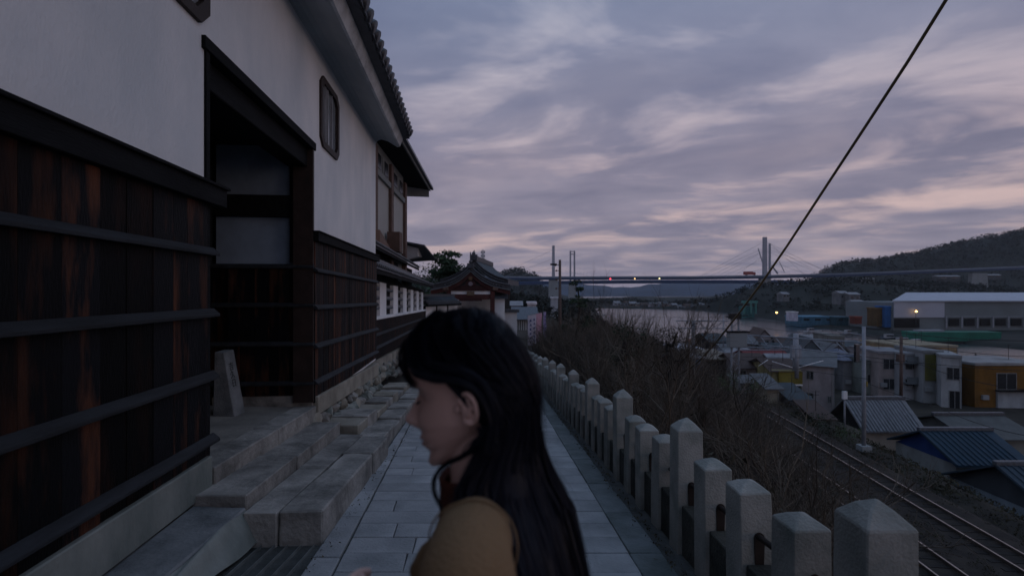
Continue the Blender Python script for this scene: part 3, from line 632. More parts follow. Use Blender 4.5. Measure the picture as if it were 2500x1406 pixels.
# modern house with a deep eave behind
mod = emp('tall_windowed_house', 'tall pale house with brown posts, big panes and a deep dark eave', 'house', (0, 0, 0))
def mx(a, Y): return -a - .049 * Y
def quad_y(a0, a1, Y0, Y1, z0, z1, name, m, par=None, bev=0):
    return MB().hexa([(mx(a0, Y0), Y0, z0), (mx(a1, Y0), Y0, z0), (mx(a1, Y1), Y1, z0), (mx(a0, Y1), Y1, z0), (mx(a0, Y0), Y0, z1), (mx(a1, Y0), Y0, z1), (mx(a1, Y1), Y1, z1), (mx(a0, Y1), Y1, z1)]).build(name, m, par or mod, bevel=bev)
M_pane = mat('pale_blind', (.30, .30, .29), .6, .06, .6); M_bpost = mat('brown_post', (.095, .058, .046), .7, .2, 3)
M_terra = mat('terracotta_box', (.15, .095, .075), .8, .15, 3); M_grey = mat('grey_trim', (.17, .18, .18), .8, .12, 2)
quad_y(8.5, 5.0, 14, 28.4, -3, 6.7, 'wall', M_grey)
for (Y0, Y1) in ((16.4, 20.4), (20.9, 23.9), (24.6, 27.9)):
    quad_y(4.99, 4.93, Y0, Y1, 2.2, 5.35, 'pane', M_pane)
    quad_y(4.99, 4.80, Y0, Y1, 5.10, 5.36, 'transom_ledge', M_grey)
    for q in range(2):
        d_ = (Y1 - Y0) / 2; quad_y(4.99, 4.90, Y0 + d_ * q + .12, Y0 + d_ * (q + 1) - .12, 5.40, 6.25, 'upper_frame', M_grey); quad_y(4.89, 4.87, Y0 + d_ * q + .38, Y0 + d_ * (q + 1) - .38, 5.52, 6.15, 'upper_pane', M_darkglass)
for Yp in (20.4, 23.9, 27.9): quad_y(5.0, 4.78, Yp, Yp + .55, -3, 6.3, 'post', M_bpost)
# deep eave
MB().hexa([(mx(5, 14), 14, 6.9), (mx(3.9, 14), 14, 6.72), (mx(3.9, 32.2), 32.2, 6.72), (mx(7, 32.2), 32.2, 7.2), (mx(5, 14), 14, 7.3), (mx(3.9, 14), 14, 6.80), (mx(3.9, 32.2), 32.2, 6.80), (mx(7, 32.2), 32.2, 7.6)]).build('soffit', M_beam, mod)
quad_y(3.93, 3.86, 14, 32.3, 6.70, 6.86, 'fascia', M_grey); quad_y(3.87, 3.70, 14, 32.6, 6.84, 6.98, 'gutter', M_tile)
MB().hexa([(mx(9, 14), 14, 9.4), (mx(3.75, 14), 14, 6.98), (mx(3.75, 32.5), 32.5, 6.98), (mx(9, 32.5), 32.5, 9.4), (mx(9, 14), 14, 9.5), (mx(3.75, 14), 14, 7.06), (mx(3.75, 32.5), 32.5, 7.06), (mx(9, 32.5), 32.5, 9.5)]).build('roof', M_tile, mod)
MB().hexa([(mx(7, 32.0), 32.0, 6.4), (mx(3.95, 32.0), 32.0, 6.3), (mx(3.95, 32.25), 32.25, 6.3), (mx(7, 32.25), 32.25, 6.4), (mx(7, 32), 32, 7.5), (mx(3.95, 32), 32, 6.72), (mx(3.95, 32.25), 32.25, 6.72), (mx(7, 32.25), 32.25, 7.5)]).build('gable_board', M_grey, mod)
MB().box(-6.2, -5.6, 19.0, 19.6, 2.0, 3.3).build('chimney_box', M_terra, mod)
MB().hexa([(-6.3, 19, 1.7), (-5.35, 19.6, 1.7), (-5.9, 23.6, 1.7), (-6.5, 23.6, 1.7), (-6.3, 19, 2.6), (-5.35, 19.6, 2.5), (-5.9, 23.6, 2.05), (-6.5, 23.6, 2.3)]).build('terrace_parapet', M_terra, mod)
MB().box(-5.95, -5.35, 23.0, 23.6, 1.9, 2.85).build('terrace_box', M_bpost, mod)
ann = emp('annex_roof', 'white-edged annex roof sloping down beyond the tall windowed house', 'roof', (0, 0, 0))
MB().hexa([tuple(at(976, 640, 30)), tuple(at(1020, 626, 29.8)), tuple(at(1030, 628, 33)), tuple(at(980, 640, 33)), tuple(at(976, 594, 30)), tuple(at(1020, 606, 29.8)), tuple(at(1030, 608, 33)), tuple(at(980, 596, 33))]).build('white_fascia', mat('white_fascia', (.42, .42, .43), .8, .08, 2), ann)
MB().hexa([tuple(at(972, 590, 29.6)), tuple(at(1036, 602, 29.4)), tuple(at(1062, 636, 34)), tuple(at(1000, 640, 36)), tuple(at(973, 586, 29.6)), tuple(at(1037, 598, 29.4)), tuple(at(1066, 634, 34)), tuple(at(1000, 620, 36))]).build('roof_slab', M_tile, ann)

# ---------------------------------------------------------------- temple gate
M_red = mat('dark_red_timber', (.058, .018, .017), .7, .3, 3); M_red2 = mat('darker_red_timber', (.035, .012, .012), .8, .3, 3)
gate = emp('temple_gate', 'dark red temple gate with sweeping tiled gable roof at the end of the street', 'temple gate', (-3.26, 38, 0), R(2))
def sweep(par, xs_, zs_, ax0, az0, y0, y1, thick, tile=.34, board=True):
    """a curved gable roof: half profile mirrored, drawn back from y0 to y1"""
    X = np.interp(np.linspace(0, 1, 12), np.linspace(0, 1, len(xs_)), xs_); Z = np.interp(X, xs_, zs_)
    pts = [(ax0 - x, az0 + z) for x, z in zip(X[::-1], Z[::-1])] + [(ax0 + x, az0 + z) for x, z in zip(X[1:], Z[1:])]
    def strip(lo, hi, ya, yb):
        m = MB(); n = len(pts)
        for (xa, za), (xb, zb) in zip(pts[:-1], pts[1:]):
            m.hexa([(xa, ya, za + lo), (xb, ya, zb + lo), (xb, yb, zb + lo), (xa, yb, za + lo), (xa, ya, za + hi), (xb, ya, zb + hi), (xb, yb, zb + hi), (xa, yb, za + hi)])
        return m
    strip(0.0, thick, y0, y1).build('roof', M_tiled, par)
    strip(thick, thick + .07, y0 - .12, y0 + .06).build('verge_tile_row', M_tile, par)
    strip(-.035, .03, y0 - .14, y0 - .02).build('verge_edge', mat('pale_tile_edge', (.12, .135, .15), .6, .2, 4), par)
    if board: strip(-.36, -.036, y0 + .02, y0 + .14).build('bargeboard', M_red, par)
    for sgn in (-1, 1):
        pp = [(ax0 + sgn * x, 0, az0 + z + thick + .03) for x, z in zip(X, Z)]
        t = MB().tube(pp, .07, 6).build('tile_row', M_tile, par, True); t.location = (0, y0 + .3, 0); n = int((y1 - y0) / tile)
        for i in range(1, n): dup(t, (0, y0 + .3 + i * tile, 0))
    # short cross tiles seen along the gable edge
    for i in range(2, len(pts) - 2):
        (xa, za), (xb, zb) = pts[i], pts[i + 1]
        for q in (.25, .75):
            x = xa + q * (xb - xa); z = za + q * (zb - za); MB().tube([(x, y0 - .16, z + thick * .45), (x, y0 + .3, z + thick * .45)], .065, 6).build('round_end_tile', M_tile, par, True)
hx = [0, .37, .95, 1.74, 3.12]; hz = [0, -.34, -.80, -1.18, -1.47]
sweep(gate, hx, hz, 0, 1.60, 0, 4.6, .36)
MB().box(-.16, .16, -.15, 4.7, 1.80, 2.16).build('ridge', M_tiled, gate, bevel=.02)
MB().box(-.26, .26, -.26, .05, 1.86, 2.22).sphere((0, -.1, 2.34), .14, 8, 5).build('ridge_end_tile', M_tiled, gate)
MB().tube([(0, -.1, 2.4), (0, -.1, 2.62)], [.09, .03], 6).build('finial', M_tiled, gate)
for sx in (-1, 1):
    for yy in (.25, 4.2): MB().box(sx * 1.72 - .18, sx * 1.72 + .18, yy - .17, yy + .17, -5.3, .15).build('column', M_red, gate, bevel=.02)
MB().box(-2.2, 2.2, .10, .30, .06, .46).build('upper_beam', M_red2, gate); MB().box(-1.9, 1.9, .12, .30, -.62, -.20).build('lower_beam', M_red, gate)
MB().box(-1.7, 1.7, .18, .26, -.20, .06).build('plaster_strip', M_plaster, gate)
MB().box(-.9, .9, .08, .22, -.74, -.5).build('bracket_beam', M_red2, gate)
gp = [(-2.2, .3), (2.2, .3), (1.3, .72), (.6, 1.1), (0, 1.5), (-.6, 1.1), (-1.3, .72)]
MB().prism_y(gp, .2, .3).build('gable_panel', mat('gable_panel', (.03, .028, .028), .9, .2, 3), gate)
MB().prism_y([(-.45, .42), (.45, .42), (.38, .75), (.18, .90), (-.18, .90), (-.38, .75)], .1, .2).build('frog_leg_strut', M_red2, gate)
MB().tube([(0, .04, .62), (0, .1, .62)], .17, 14).build('round_crest', mat('crest', (.16, .13, .15), .8), gate)
MB().tube([(0, -.02, 1.05), (0, .02, 1.05)], .16, 8).build('gable_pendant', mat('pendant', (.12, .075, .045), .8), gate)
for sx in (-1, 1): MB().box(sx * 1.95 - .22, sx * 1.95 + .22, -.1, .1, .10, .38).build('beam_nose', mat('beam_nose', (.13, .09, .075), .8), gate, bevel=.05)
MB().box(-.30, .30, .02, .12, -.30, .02).build('carved_board', mat('carved_board', (.12, .085, .06), .8, .3, 9, .5, 20), gate)
main = emp('temple_hall_roof', 'second taller tiled temple roof rising just behind the red gate', 'temple roof', (-3.15, 44.5, 0), R(-6))
sweep(main, [0, .45, 1.1, 2.0, 2.95], [0, -.45, -1.0, -1.45, -1.72], .2, 2.30, -3.0, 7, .42, board=False)
MB().box(.0, .42, -3.0, 7.1, 2.66, 3.08).build('ridge', M_tiled, main); MB().box(-.1, .52, -3.3, -3.0, 2.7, 3.16).sphere((.2, -3.15, 3.25), .17, 8, 5).tube([(.2, -3.15, 3.3), (.26, -3.15, 3.55)], [.11, .03], 6).tube([(-.05, -3.15, 3.1), (-.1, -3.15, 3.4)], [.07, .03], 6).build('ridge_end_tile', M_tiled, main)
MB().box(-1.9, 2.3, .4, 6, -5.3, .95).build('wall', M_beam, main)
# plaster walls seen through and beside the gate
gw = emp('white_precinct_wall', 'white plaster wall with a dark tile cap showing behind the gate', 'wall', (0, 0, 0))
MB().box(-6.5, -1.1, 43.2, 43.5, -5.4, -.62).build('wall', M_plaster, gw); MB().prism_x([(42.9, -.62), (43.8, -.62), (43.35, -.25)], -6.6, -1.0).build('tile_cap', M_tile, gw)
gw2 = emp('white_side_wall', 'short white side wall with a small tiled cap right of the gate', 'wall', (0, 0, 0))
a, b_ = at(1202, 757, 38.5), at(1232, 757, 38.5)
MB().box(a.x, b_.x, 38.5, 38.8, -5.4, -.55).build('wall', M_plaster, gw2); MB().prism_x([(38.2, -.55), (39.1, -.55), (38.65, -.18)], a.x, b_.x + .25).build('tile_cap', M_tile, gw2)
gw3 = emp('low_white_wall', 'low white wall with dark coping stepping down beyond the gate', 'wall', (0, 0, 0))
a, b_ = at(1222, 780, 41), at(1262, 780, 41)
MB().box(a.x, b_.x, 41, 41.3, -5.6, -1.75).build('wall', M_plaster, gw3); MB().box(a.x - .3, b_.x + .2, 40.8, 41.5, -1.75, -1.5).build('coping', M_tile, gw3)
low = emp('low_tiled_hall', 'low grey roofed hall with a slatted front behind the banners', 'hall', (0, 0, 0))
a, b_ = at(1258, 770, 58), at(1302, 770, 58)
MB().box(a.x, b_.x, 58, 63, -8, -3.2).build('wall', M_grey, low); MB().prism_x([(57.3, -3.3), (63.6, -3.3), (60.5, -1.9)], a.x - .5, b_.x + .6).build('roof', M_tile, low)
for i in range(8): xx = a.x + .15 + i * .27; MB().box(xx, xx + .1, 57.9, 57.99, -4.6, -3.5).build('slat', M_plaster, low)

# nobori banners
M_ban = [mat('pink_banner', (.42, .25, .32), .9, .1, 3), mat('white_banner', (.45, .42, .50), .9, .08, 3), mat('violet_banner', (.25, .22, .40), .9, .15, 3)]
M_ink = mat('banner_ink', (.05, .06, .17), .9)
BN = [(1288, 40, 1, 'white banner with blue writing, leftmost of the temple banners'), (1297, 41.5, 1, 'second white banner with blue writing beside the leftmost one'), (1306, 43, 0, 'pink banner between the white and the violet banners'), (1314, 44.5, 0, 'pink banner nearest to the violet one'), (1326, 46.5, 2, 'violet banner at the right end of the banner row')]
for i, (px, Yb, c, lab) in enumerate(BN):
    p = at(px, 700, Yb); t = emp('temple_banner', lab, 'banner', (p.x, Yb, -5.4), R(20 + 7 * i), 'banners beside the temple gate')
    MB().tube([(0, 0, 0), (0, 0, 3.6)], .018, 5).tube([(0, 0, 3.45), (.48, 0, 3.45)], .012, 5).build('pole', M_pole, t)
    m = MB(); n = 10
    vs = [(.03 + .44 * u, .04 * math.sin(3 * z + i + 2 * u), 3.43 - z) for z in np.linspace(0, 2.5, n) for u in (0, .5, 1)]
    vs += [(x, y + .006, z) for x, y, z in vs]; K = 3 * n
    fs = [(r * 3 + c_, r * 3 + c_ + 1, r * 3 + c_ + 4, r * 3 + c_ + 3) for r in range(n - 1) for c_ in range(2)]; fs += [tuple(K + q for q in f[::-1]) for f in fs]
    m.add(vs, fs).build('cloth', M_ban[c], t)
    if c != 0:
        for q in range(6): MB().box(.20 + .03 * (q % 2), .30, -.07, -.064, 3.1 - .36 * q - .20, 3.1 - .36 * q).box(.16, .34, -.07, -.064, 3.1 - .36 * q - .12, 3.1 - .36 * q - .08).build('brush_mark', M_ink, t)

# utility pole by the street end, radio mast
up_ = emp('utility_pole', 'rusty brown utility pole with insulators rising over the thicket', 'utility pole', tuple(at(1367, 712, 38)), 0)
MB().tube([(0, 0, -6.5), (0, 0, 2.5)], [.15, .10], 8).build('pole', M_wood_pole, up_, True)
for z, s_ in ((2.1, 1), (1.65, .8), (.95, .8), (.25, .8)):
    MB().tube([(0, 0, z), (-.34 * s_, 0, z)], .03, 5).sphere((-.36 * s_, 0, z), .10 * s_, 7, 5).build('insulator', M_wood_pole, up_)
MB().box(-.75, -.25, -.1, .1, 2.08, 2.2).build('pole_arm', M_beam, up_)
MB().sphere((-.75, 0, -1.3), .16, 8, 5, (1.6, 1, .6)).tube([(0, 0, -1.4), (-.75, 0, -1.3)], .025, 5).build('lamp_arm', M_beam, up_)
ma = emp('radio_mast', 'slim grey radio mast on the skyline above the temple gate', 'mast', tuple(at(1179, 712, 260)))
MB().tube([(0, 0, -5), (0, 0, 16)], .75, 6).tube([(0, 0, 16), (0, 0, 22.5)], [.45, .3], 6).build('shaft', M_pole, ma)
for z in (9, 15.5): MB().tube([(0, 0, z), (0, 0, z + .7)], 1.6, 8).build('platform', M_pole, ma)
for z in (16.5, 18.5, 20.5): MB().tube([(-.8, 0, z), (-.8, 0, z + 1.4)], .35, 6).tube([(.8, 0, z), (.8, 0, z + 1.4)], .35, 6).build('antenna', M_pole, ma)

# ---------------------------------------------------------------- bridges
M_blue = mat('blue_steel', (.018, .050, .135), .6, .12, .05, world_space=True); M_pyl = mat('pylon_steel', (.26, .27, .31), .7, .08, .1)
M_dk = mat('dark_blue_steel', (.070, .095, .15), .6, .12, .05, world_space=True); M_pier = mat('pier_concrete', (.20, .22, .23), .9, .1, .1)
def yline(px, pts): return np.interp(px, [a for a, _ in pts], [b for _, b in pts])
def bridge(name, label, Y, pts, depth, widthY, mtop, mbeam, beam_drop, piers):
    t = emp(name, label, 'bridge', (0, 0, 0)); pxs = [a for a, _ in pts]
    for a, c in zip(pxs[:-1], pxs[1:]):
        p, q = at(a, yline(a, pts), Y), at(c, yline(c, pts), Y)
        def seg(z0, z1, y0, y1, nm, m): MB().hexa([(p.x, y0, p.z + z0), (q.x, y0, q.z + z0), (q.x, y1, q.z + z0), (p.x, y1, p.z + z0), (p.x, y0, p.z + z1), (q.x, y0, q.z + z1), (q.x, y1, q.z + z1), (p.x, y1, p.z + z1)]).build(nm, m, t)
        seg(-depth, -.9, Y + 1, Y + widthY - 1, 'deck_girder', mbeam)
        seg(-.9, 0, Y, Y + widthY, 'roadway_edge', mtop)
        seg(0, 1.15, Y, Y + .12, 'guard_rail', mat('pale_guard_rail', (.16, .20, .26), .7, .1, .1) if mtop is M_dk else mtop)
        if beam_drop: seg(-depth - beam_drop, -depth - beam_drop + 1.4, Y + 5, Y + widthY - 5, 'lower_beam', mbeam)
    for px, ztop, zb, w in piers:
        X = (px - CX) / F * Y; MB().hexa([(X - w * .6, Y + 2, zb), (X + w * .6, Y + 2, zb), (X + w * .6, Y + widthY - 2, zb), (X - w * .6, Y + widthY - 2, zb), (X - w * .5, Y + 2, ztop), (X + w * .5, Y + 2, ztop), (X + w * .5, Y + widthY - 2, ztop), (X - w * .5, Y + widthY - 2, ztop)]).build('pier', M_pier, t)
    return t
P1 = [(1150, 676), (1300, 677.5), (1500, 677), (1700, 676.5), (1870, 674), (2000, 671), (2100, 668), (2300, 660), (2500, 652), (2900, 634)]
br1 = bridge('cable_stayed_bridge', 'blue cable-stayed road bridge spanning the channel, nearer of the two', 520, P1, 2.5, 9, M_dk, M_blue, 0, [(1352, 14.5, -18, 9.5), (1872, 15.5, -18, 11), (2125, 15, -10, 12), (2397, 20, -10, 16)])
P2 = [(1225, 689.5), (1400, 687), (1600, 685.6), (1760, 685.5), (1940, 686.5)]
br2 = bridge('second_bridge', 'second blue road bridge showing as a lower beam behind the first', 640, P2, 3.4, 9, M_blue, M_blue, 0, [(1398, 12, -18, 9), (1888, 12, -18, 9)])
def pylon(par, px, Y, ztop, z0, w, name='pylon'):
    X = (px - CX) / F * Y; MB().hexa([(X - w * .55, Y + 3, z0), (X + w * .55, Y + 3, z0), (X + w * .55, Y + 6, z0), (X - w * .55, Y + 6, z0), (X - w * .45, Y + 3, ztop), (X + w * .45, Y + 3, ztop), (X + w * .45, Y + 6, ztop), (X - w * .45, Y + 6, ztop)]).build(name, M_pyl, par); return X
zt = lambda py, Y: -(py - HZ) / F * Y
for px, py, w in ((1352, 599, 2.9), (1872.5, 578, 4.0)):
    X = pylon(br1, px, 520, zt(py, 520), 15, w)
    for i, d_ in enumerate((75, 108, 140, 165)):
        for s_ in (-1, 1):
            e = (px + s_ * d_ * (.9 if px < 1500 else 1)); ze = zt(yline(e, P1), 520)
            if px < 1500 and s_ > 0 and i > 1: continue
            MB().tube([(X, 524, zt(py + 10 + 22 * (3 - i), 520)), ((e - CX) / F * 520, 524, ze)], .13, 4).build('stay_cable', M_pyl, br1)
for px, py, dpx in ((1393.5, 612, 0), (1403.5, 612, 0), (1883.5, 594, 0)):
    pylon(br2, px, 640, zt(py, 640), 12, 1.9)
X0, X1 = [(p - CX) / F * 640 for p in (1393.5, 1403.5)]
MB().box(X0, X1, 643, 646, zt(614, 640), zt(612.5, 640)).box(X0, X1, 643, 646, zt(621, 640), zt(619, 640)).build('pylon_crossbeam', M_pyl, br2)
for (xa, ya, xb, yb, r_) in ((1851, 606, 1870, 668, .9), (1884, 648, 1899, 668, 1.2), (1902, 637, 1915, 664, .5)):
    a, b_ = at(xa, ya, 640), at(xb, yb, 640); MB().tube([a, b_], [r_ * .7, r_], 6).build('raking_leg', M_pyl, br2)
for i, (xb, yb) in enumerate(((1716, 673), (1755, 673), (1795, 673), (1965, 672), (2005, 668), (2030, 664))):
    a = at(1883, 597 + 7 * (i % 3), 640); MB().tube([a, at(xb, yb, 640)], .15, 4).build('stay_cable', M_pyl, br2)
for i, (px, py, c, lab) in enumerate(((1490, 681, (1.0, .05, .08), 'glowing red signal lamp on the bridge deck'), (1550, 680.5, (1.0, .62, .25), 'yellow lamp in the middle of the bridge lamps'), (1610, 680, (1.0, .90, .45), 'pale yellow lamp, rightmost on the bridge deck'))):
    p = at(px, py, 519); t = emp('bridge_lamp', lab, 'lamp', tuple(p), 0, 'lamps glowing on the bridge')
    MB().sphere((0, 0, 0), .85, 10, 6).build('bulb', emat('lamp_glow', c, 3.2 if i == 0 else 1.5), t); MB().box(-.8, .8, .2, .9, -.7, .9).build('housing', M_dk, t)
p = at(1831, 672.5, 522); lo = emp('red_lorry', 'red box lorry crossing the bridge left of the pylon', 'lorry', (p.x, 522, p.z))
M_lorry = mat('lorry_red', (.24, .045, .04), .6)
MB().box(-6.2, 3.6, 0, 2.5, .8, 4.3).build('cargo_box', M_lorry, lo, bevel=.1); MB().prism_y([(3.8, .7), (6.2, .7), (6.2, 2.2), (5.6, 3.6), (3.8, 3.6)], 0, 2.4).build('cab', M_lorry, lo)
for x in (-4.5, -3.2, 4.8): MB().tube([(x, -.05, .5), (x, .3, .5)], .55, 10).build('wheel', M_wire, lo)
# ---------------------------------------------------------------- railway
RA = -math.atan(0.1017)
ballast = MB(); ballast.prism_y([(11.9, -11.0), (12.8, -10.585), (19.4, -10.585), (20.4, -11.0)], -12, 150); bo = ballast.build('track_bed', M_ballast); bo.rotation_euler = (0, 0, RA); bo['kind'] = 'structure'
sl_me = None
for nm, xr, lab in (('railway_track', 17.2, 'far railway track with two long shining rails beside the town'), ('railway_track', 13.75, 'near railway track half hidden by the bare thicket')):
    t = emp(nm, lab, 'railway track', (0, 0, 0), RA, 'railway tracks')
    for dx in (0, 1.09):
        MB().box(xr + dx - .035, xr + dx + .035, -12, 150, -10.45, -10.40).box(xr + dx - .012, xr + dx + .012, -12, 150, -10.56, -10.45).build('rail', M_rail, t)
    for i in range(110):
        if sl_me is None:
            s0 = MB().box(-.45, 1.55, -.11, .11, -10.64, -10.565).build('sleeper', M_sleeper, t); sl_me = s0.data
        else: s0 = link('sleeper', sl_me, None, t)
        s0.location = (xr, 1 + i * .62, 0)

# concrete masts, gantries, lattice mast and wires over the line
def mast(lab, px, yb, Y, top, r=.17, m=None, grp='masts along the railway', nm='line_mast'):
    p = at(px, yb, Y); t = emp(nm, lab, 'mast', tuple(p), 0, grp); h = p.z
    MB().tube([(0, 0, -.5), (0, 0, zt(top, Y) - h)], [r, r * .8], 10).build('pole', m or M_pole, t, True); return t, zt(top, Y) - h
t, h = mast('tall pale concrete mast standing beside the rails before the grey tiled roof', 2109, 1092, 32.6, 797, .135)
MB().box(-.32, .32, -.32, .32, -.2, .15).build('base_block', M_pier, t); MB().tube([(0, 0, h - .6), (-1.6, .3, h - .3)], .03, 5).tube([(0, 0, h - 2.3), (-1.5, .3, h - 1.0)], .025, 5).build('bracket', M_pole, t)
MB().box(-.6, -.35, -.1, .1, h - 2.4, h - 1.2).build('insulator_case', M_darkglass, t)
MB().box(.17, .22, -.06, .06, 4.1, 4.45).build('yellow_tag', mat('yellow_tag', (.3, .22, .04), .7), t)
t, h = mast('rusty brown pole rising before the white balconied block', 2200, 975, 50, 822, .16, M_wood_pole)
MB().box(-.3, .3, -.1, .3, h - 2.6, h - 1.8).build('transformer', M_wood_pole, t)
t, h = mast('pale post at the left end of the lattice gantry', 1693, 868, 62, 783, .26)
t, h = mast('thin grey post over the far channel right of the gantry', 1766, 850, 80, 770, .10)
t, h = mast('grey post above the yellow fronted house', 1943, 911, 52, 815, .32)
MB().box(-.5, .5, -.2, .2, 1.6, 3.0).build('insulator_case', M_pole, t)
t, h = mast('slim white post beside the dark gable of the tiled house', 2062, 1040, 38, 955, .07); MB().box(-.16, .16, -.1, .1, h - .6, h).build('white_box', M_plaster, t)
def truss(lab, pa, pb, Ya, Yb, hgt, n, nm='lattice_gantry'):
    a, b_ = at(*pa, Ya), at(*pb, Yb); t = emp(nm, lab, 'gantry', tuple(a), 0, 'gantries over the railway'); d_ = b_ - a
    MB().tube([(0, 0, 0), d_], .06, 5).build('top_chord', M_pole, t); MB().tube([(0, 0, -hgt), d_ - Vector((0, 0, hgt))], .06, 5).build('bottom_chord', M_pole, t)
    for i in range(n):
        p, q = d_ * (i / n), d_ * ((i + 1) / n); dn = Vector((0, 0, -hgt)); MB().tube([p + (dn if i % 2 else Vector()), q + (Vector() if i % 2 else dn)], .035, 4).build('brace', M_pole, t)
    return t
truss('lattice gantry beam over the water between the left post and the lattice mast', (1650, 783), (1778, 783), 62, 60, .95, 9)
truss('long gantry beam with zigzag braces crossing above the rooftops', (1795, 816), (2105, 836), 55, 33.5, .9, 14)
truss('lower gantry beam just above the red roof', (1800, 848), (1945, 846), 56, 52, .35, 6)
lm = emp('lattice_mast', 'grey lattice mast with two legs and a big equipment box by the line', 'mast', tuple(at(1795, 930, 50)), 0, 'masts along the railway')
ht = zt(765, 50) - zt(930, 50)
for x in (-.42, .42): MB().tube([(x, 0, -1), (x * .8, 0, ht)], .10, 6).build('leg', M_pole, lm)
for i in range(9): z = i * ht / 9; MB().tube([(-.42, 0, z), (.42, 0, z + ht / 9)] if i % 2 else [(.42, 0, z), (-.42, 0, z + ht / 9)], .04, 4).build('brace', M_pole, lm)
MB().box(-.75, 1.05, -.4, .4, ht * .50, ht * .72).build('equipment_box', M_pier, lm, bevel=.05); MB().box(-.85, 1.3, -.45, .45, ht * .72, ht * .74).build('box_lid', M_beam, lm)
MB().box(-.6, .5, -.3, .3, ht * .92, ht * 1.0).tube([(-1.0, 0, ht * .95), (1.3, 0, ht * .97)], .06, 5).build('switch_gear', M_wire, lm)
for i, (xa, xb) in enumerate(((1075 + 640, 1110 + 640), (0, 0))):
    if not xa: continue
def wire(lab, pts, r, sag=0.0, m=None, nm='overhead_wire', cat='wire', grp='wires over the railway', n=14):
    P = [at(*p) for p in pts]; out = []
    for a, b_ in zip(P[:-1], P[1:]):
        for k in range(n): t_ = k / n; q = a.lerp(b_, t_); q.z -= sag * 4 * t_ * (1 - t_); out.append(q)
    out.append(P[-1]); o = MB().tube(out, r, 6).build(nm, m or M_wire, None, True); return tag(o, lab, cat, grp)
M_cable = mat('sheathed_cable', (.045, .042, .032), .5, 0, .5, col2=(.20, .145, .07), stretch=(.3, .3, 1), world_space=True)
Pc = [(2310, 0), (2217, 150), (2119, 300), (2017, 455), (1922, 600), (1860, 690), (1800, 770), (1748, 836), (1712, 876), (1690, 895), (1655, 916)]
Pc = [(x, y, 1 / (1 / 4.6 + (1 / 11.0 - 1 / 4.6) * (2310 - x) / 655)) for x, y in Pc]
V = [at(x, y, q) for x, y, q in Pc]; ext = V[0] + (V[0] - V[1]) * 3
tag(MB().tube([ext] + V, .0165, 8).build('power_cable', M_cable, None, True), 'thick dark cable slanting from the upper right sky down to the thicket', 'cable')
wire('wire crossing low before the white blocks and the ochre house', [(2040, 862, 46), (2250, 890, 40), (2500, 950, 34)], .022, .3)
wire('wire crossing before the tiled roofs at the right edge', [(2050, 905, 46), (2300, 998, 36), (2500, 1062, 30)], .022, .2)
wire('faint wire just under the gantry over the water', [(1540, 770, 90), (1760, 774, 70), (1800, 776, 60)], .02, .2)
wire('wire running right from the lattice mast above the shoreline', [(1800, 775, 55), (2108, 800, 33), (2500, 832, 30)], .018, .2)
wire('second wire running right from the lattice mast lower down', [(1800, 790, 55), (2108, 818, 33), (2500, 870, 30)], .018, .25)
wire('wire below the long gantry beam crossing the rooftops', [(1800, 870, 52), (2108, 870, 33), (2500, 905, 30)], .018, .1)
wire('contact wire hanging along the near track', [(1640, 855, 90), (1800, 875, 55), (2120, 925, 30)], .016, .1)
wire('wire sagging in front of the pink-grey block', [(1790, 800, 55), (1960, 832, 60), (2112, 845, 33)], .016, .3)
for i, (a, b_, c) in enumerate((((1875, 878), (1872 - 20, 893), 'white bracket arm reaching left above the brown roof'), ((1935, 897), (1885, 882), 'white bracket arm slanting above the yellow front'), ((1950, 897), (2010, 880), 'white bracket arm slanting right toward the pale gable'))):
    wire(c, [(*a, 50), (*b_, 50)], .035, 0, M_plaster, 'bracket_arm', 'bracket', 'white bracket arms on the gantry', 3)

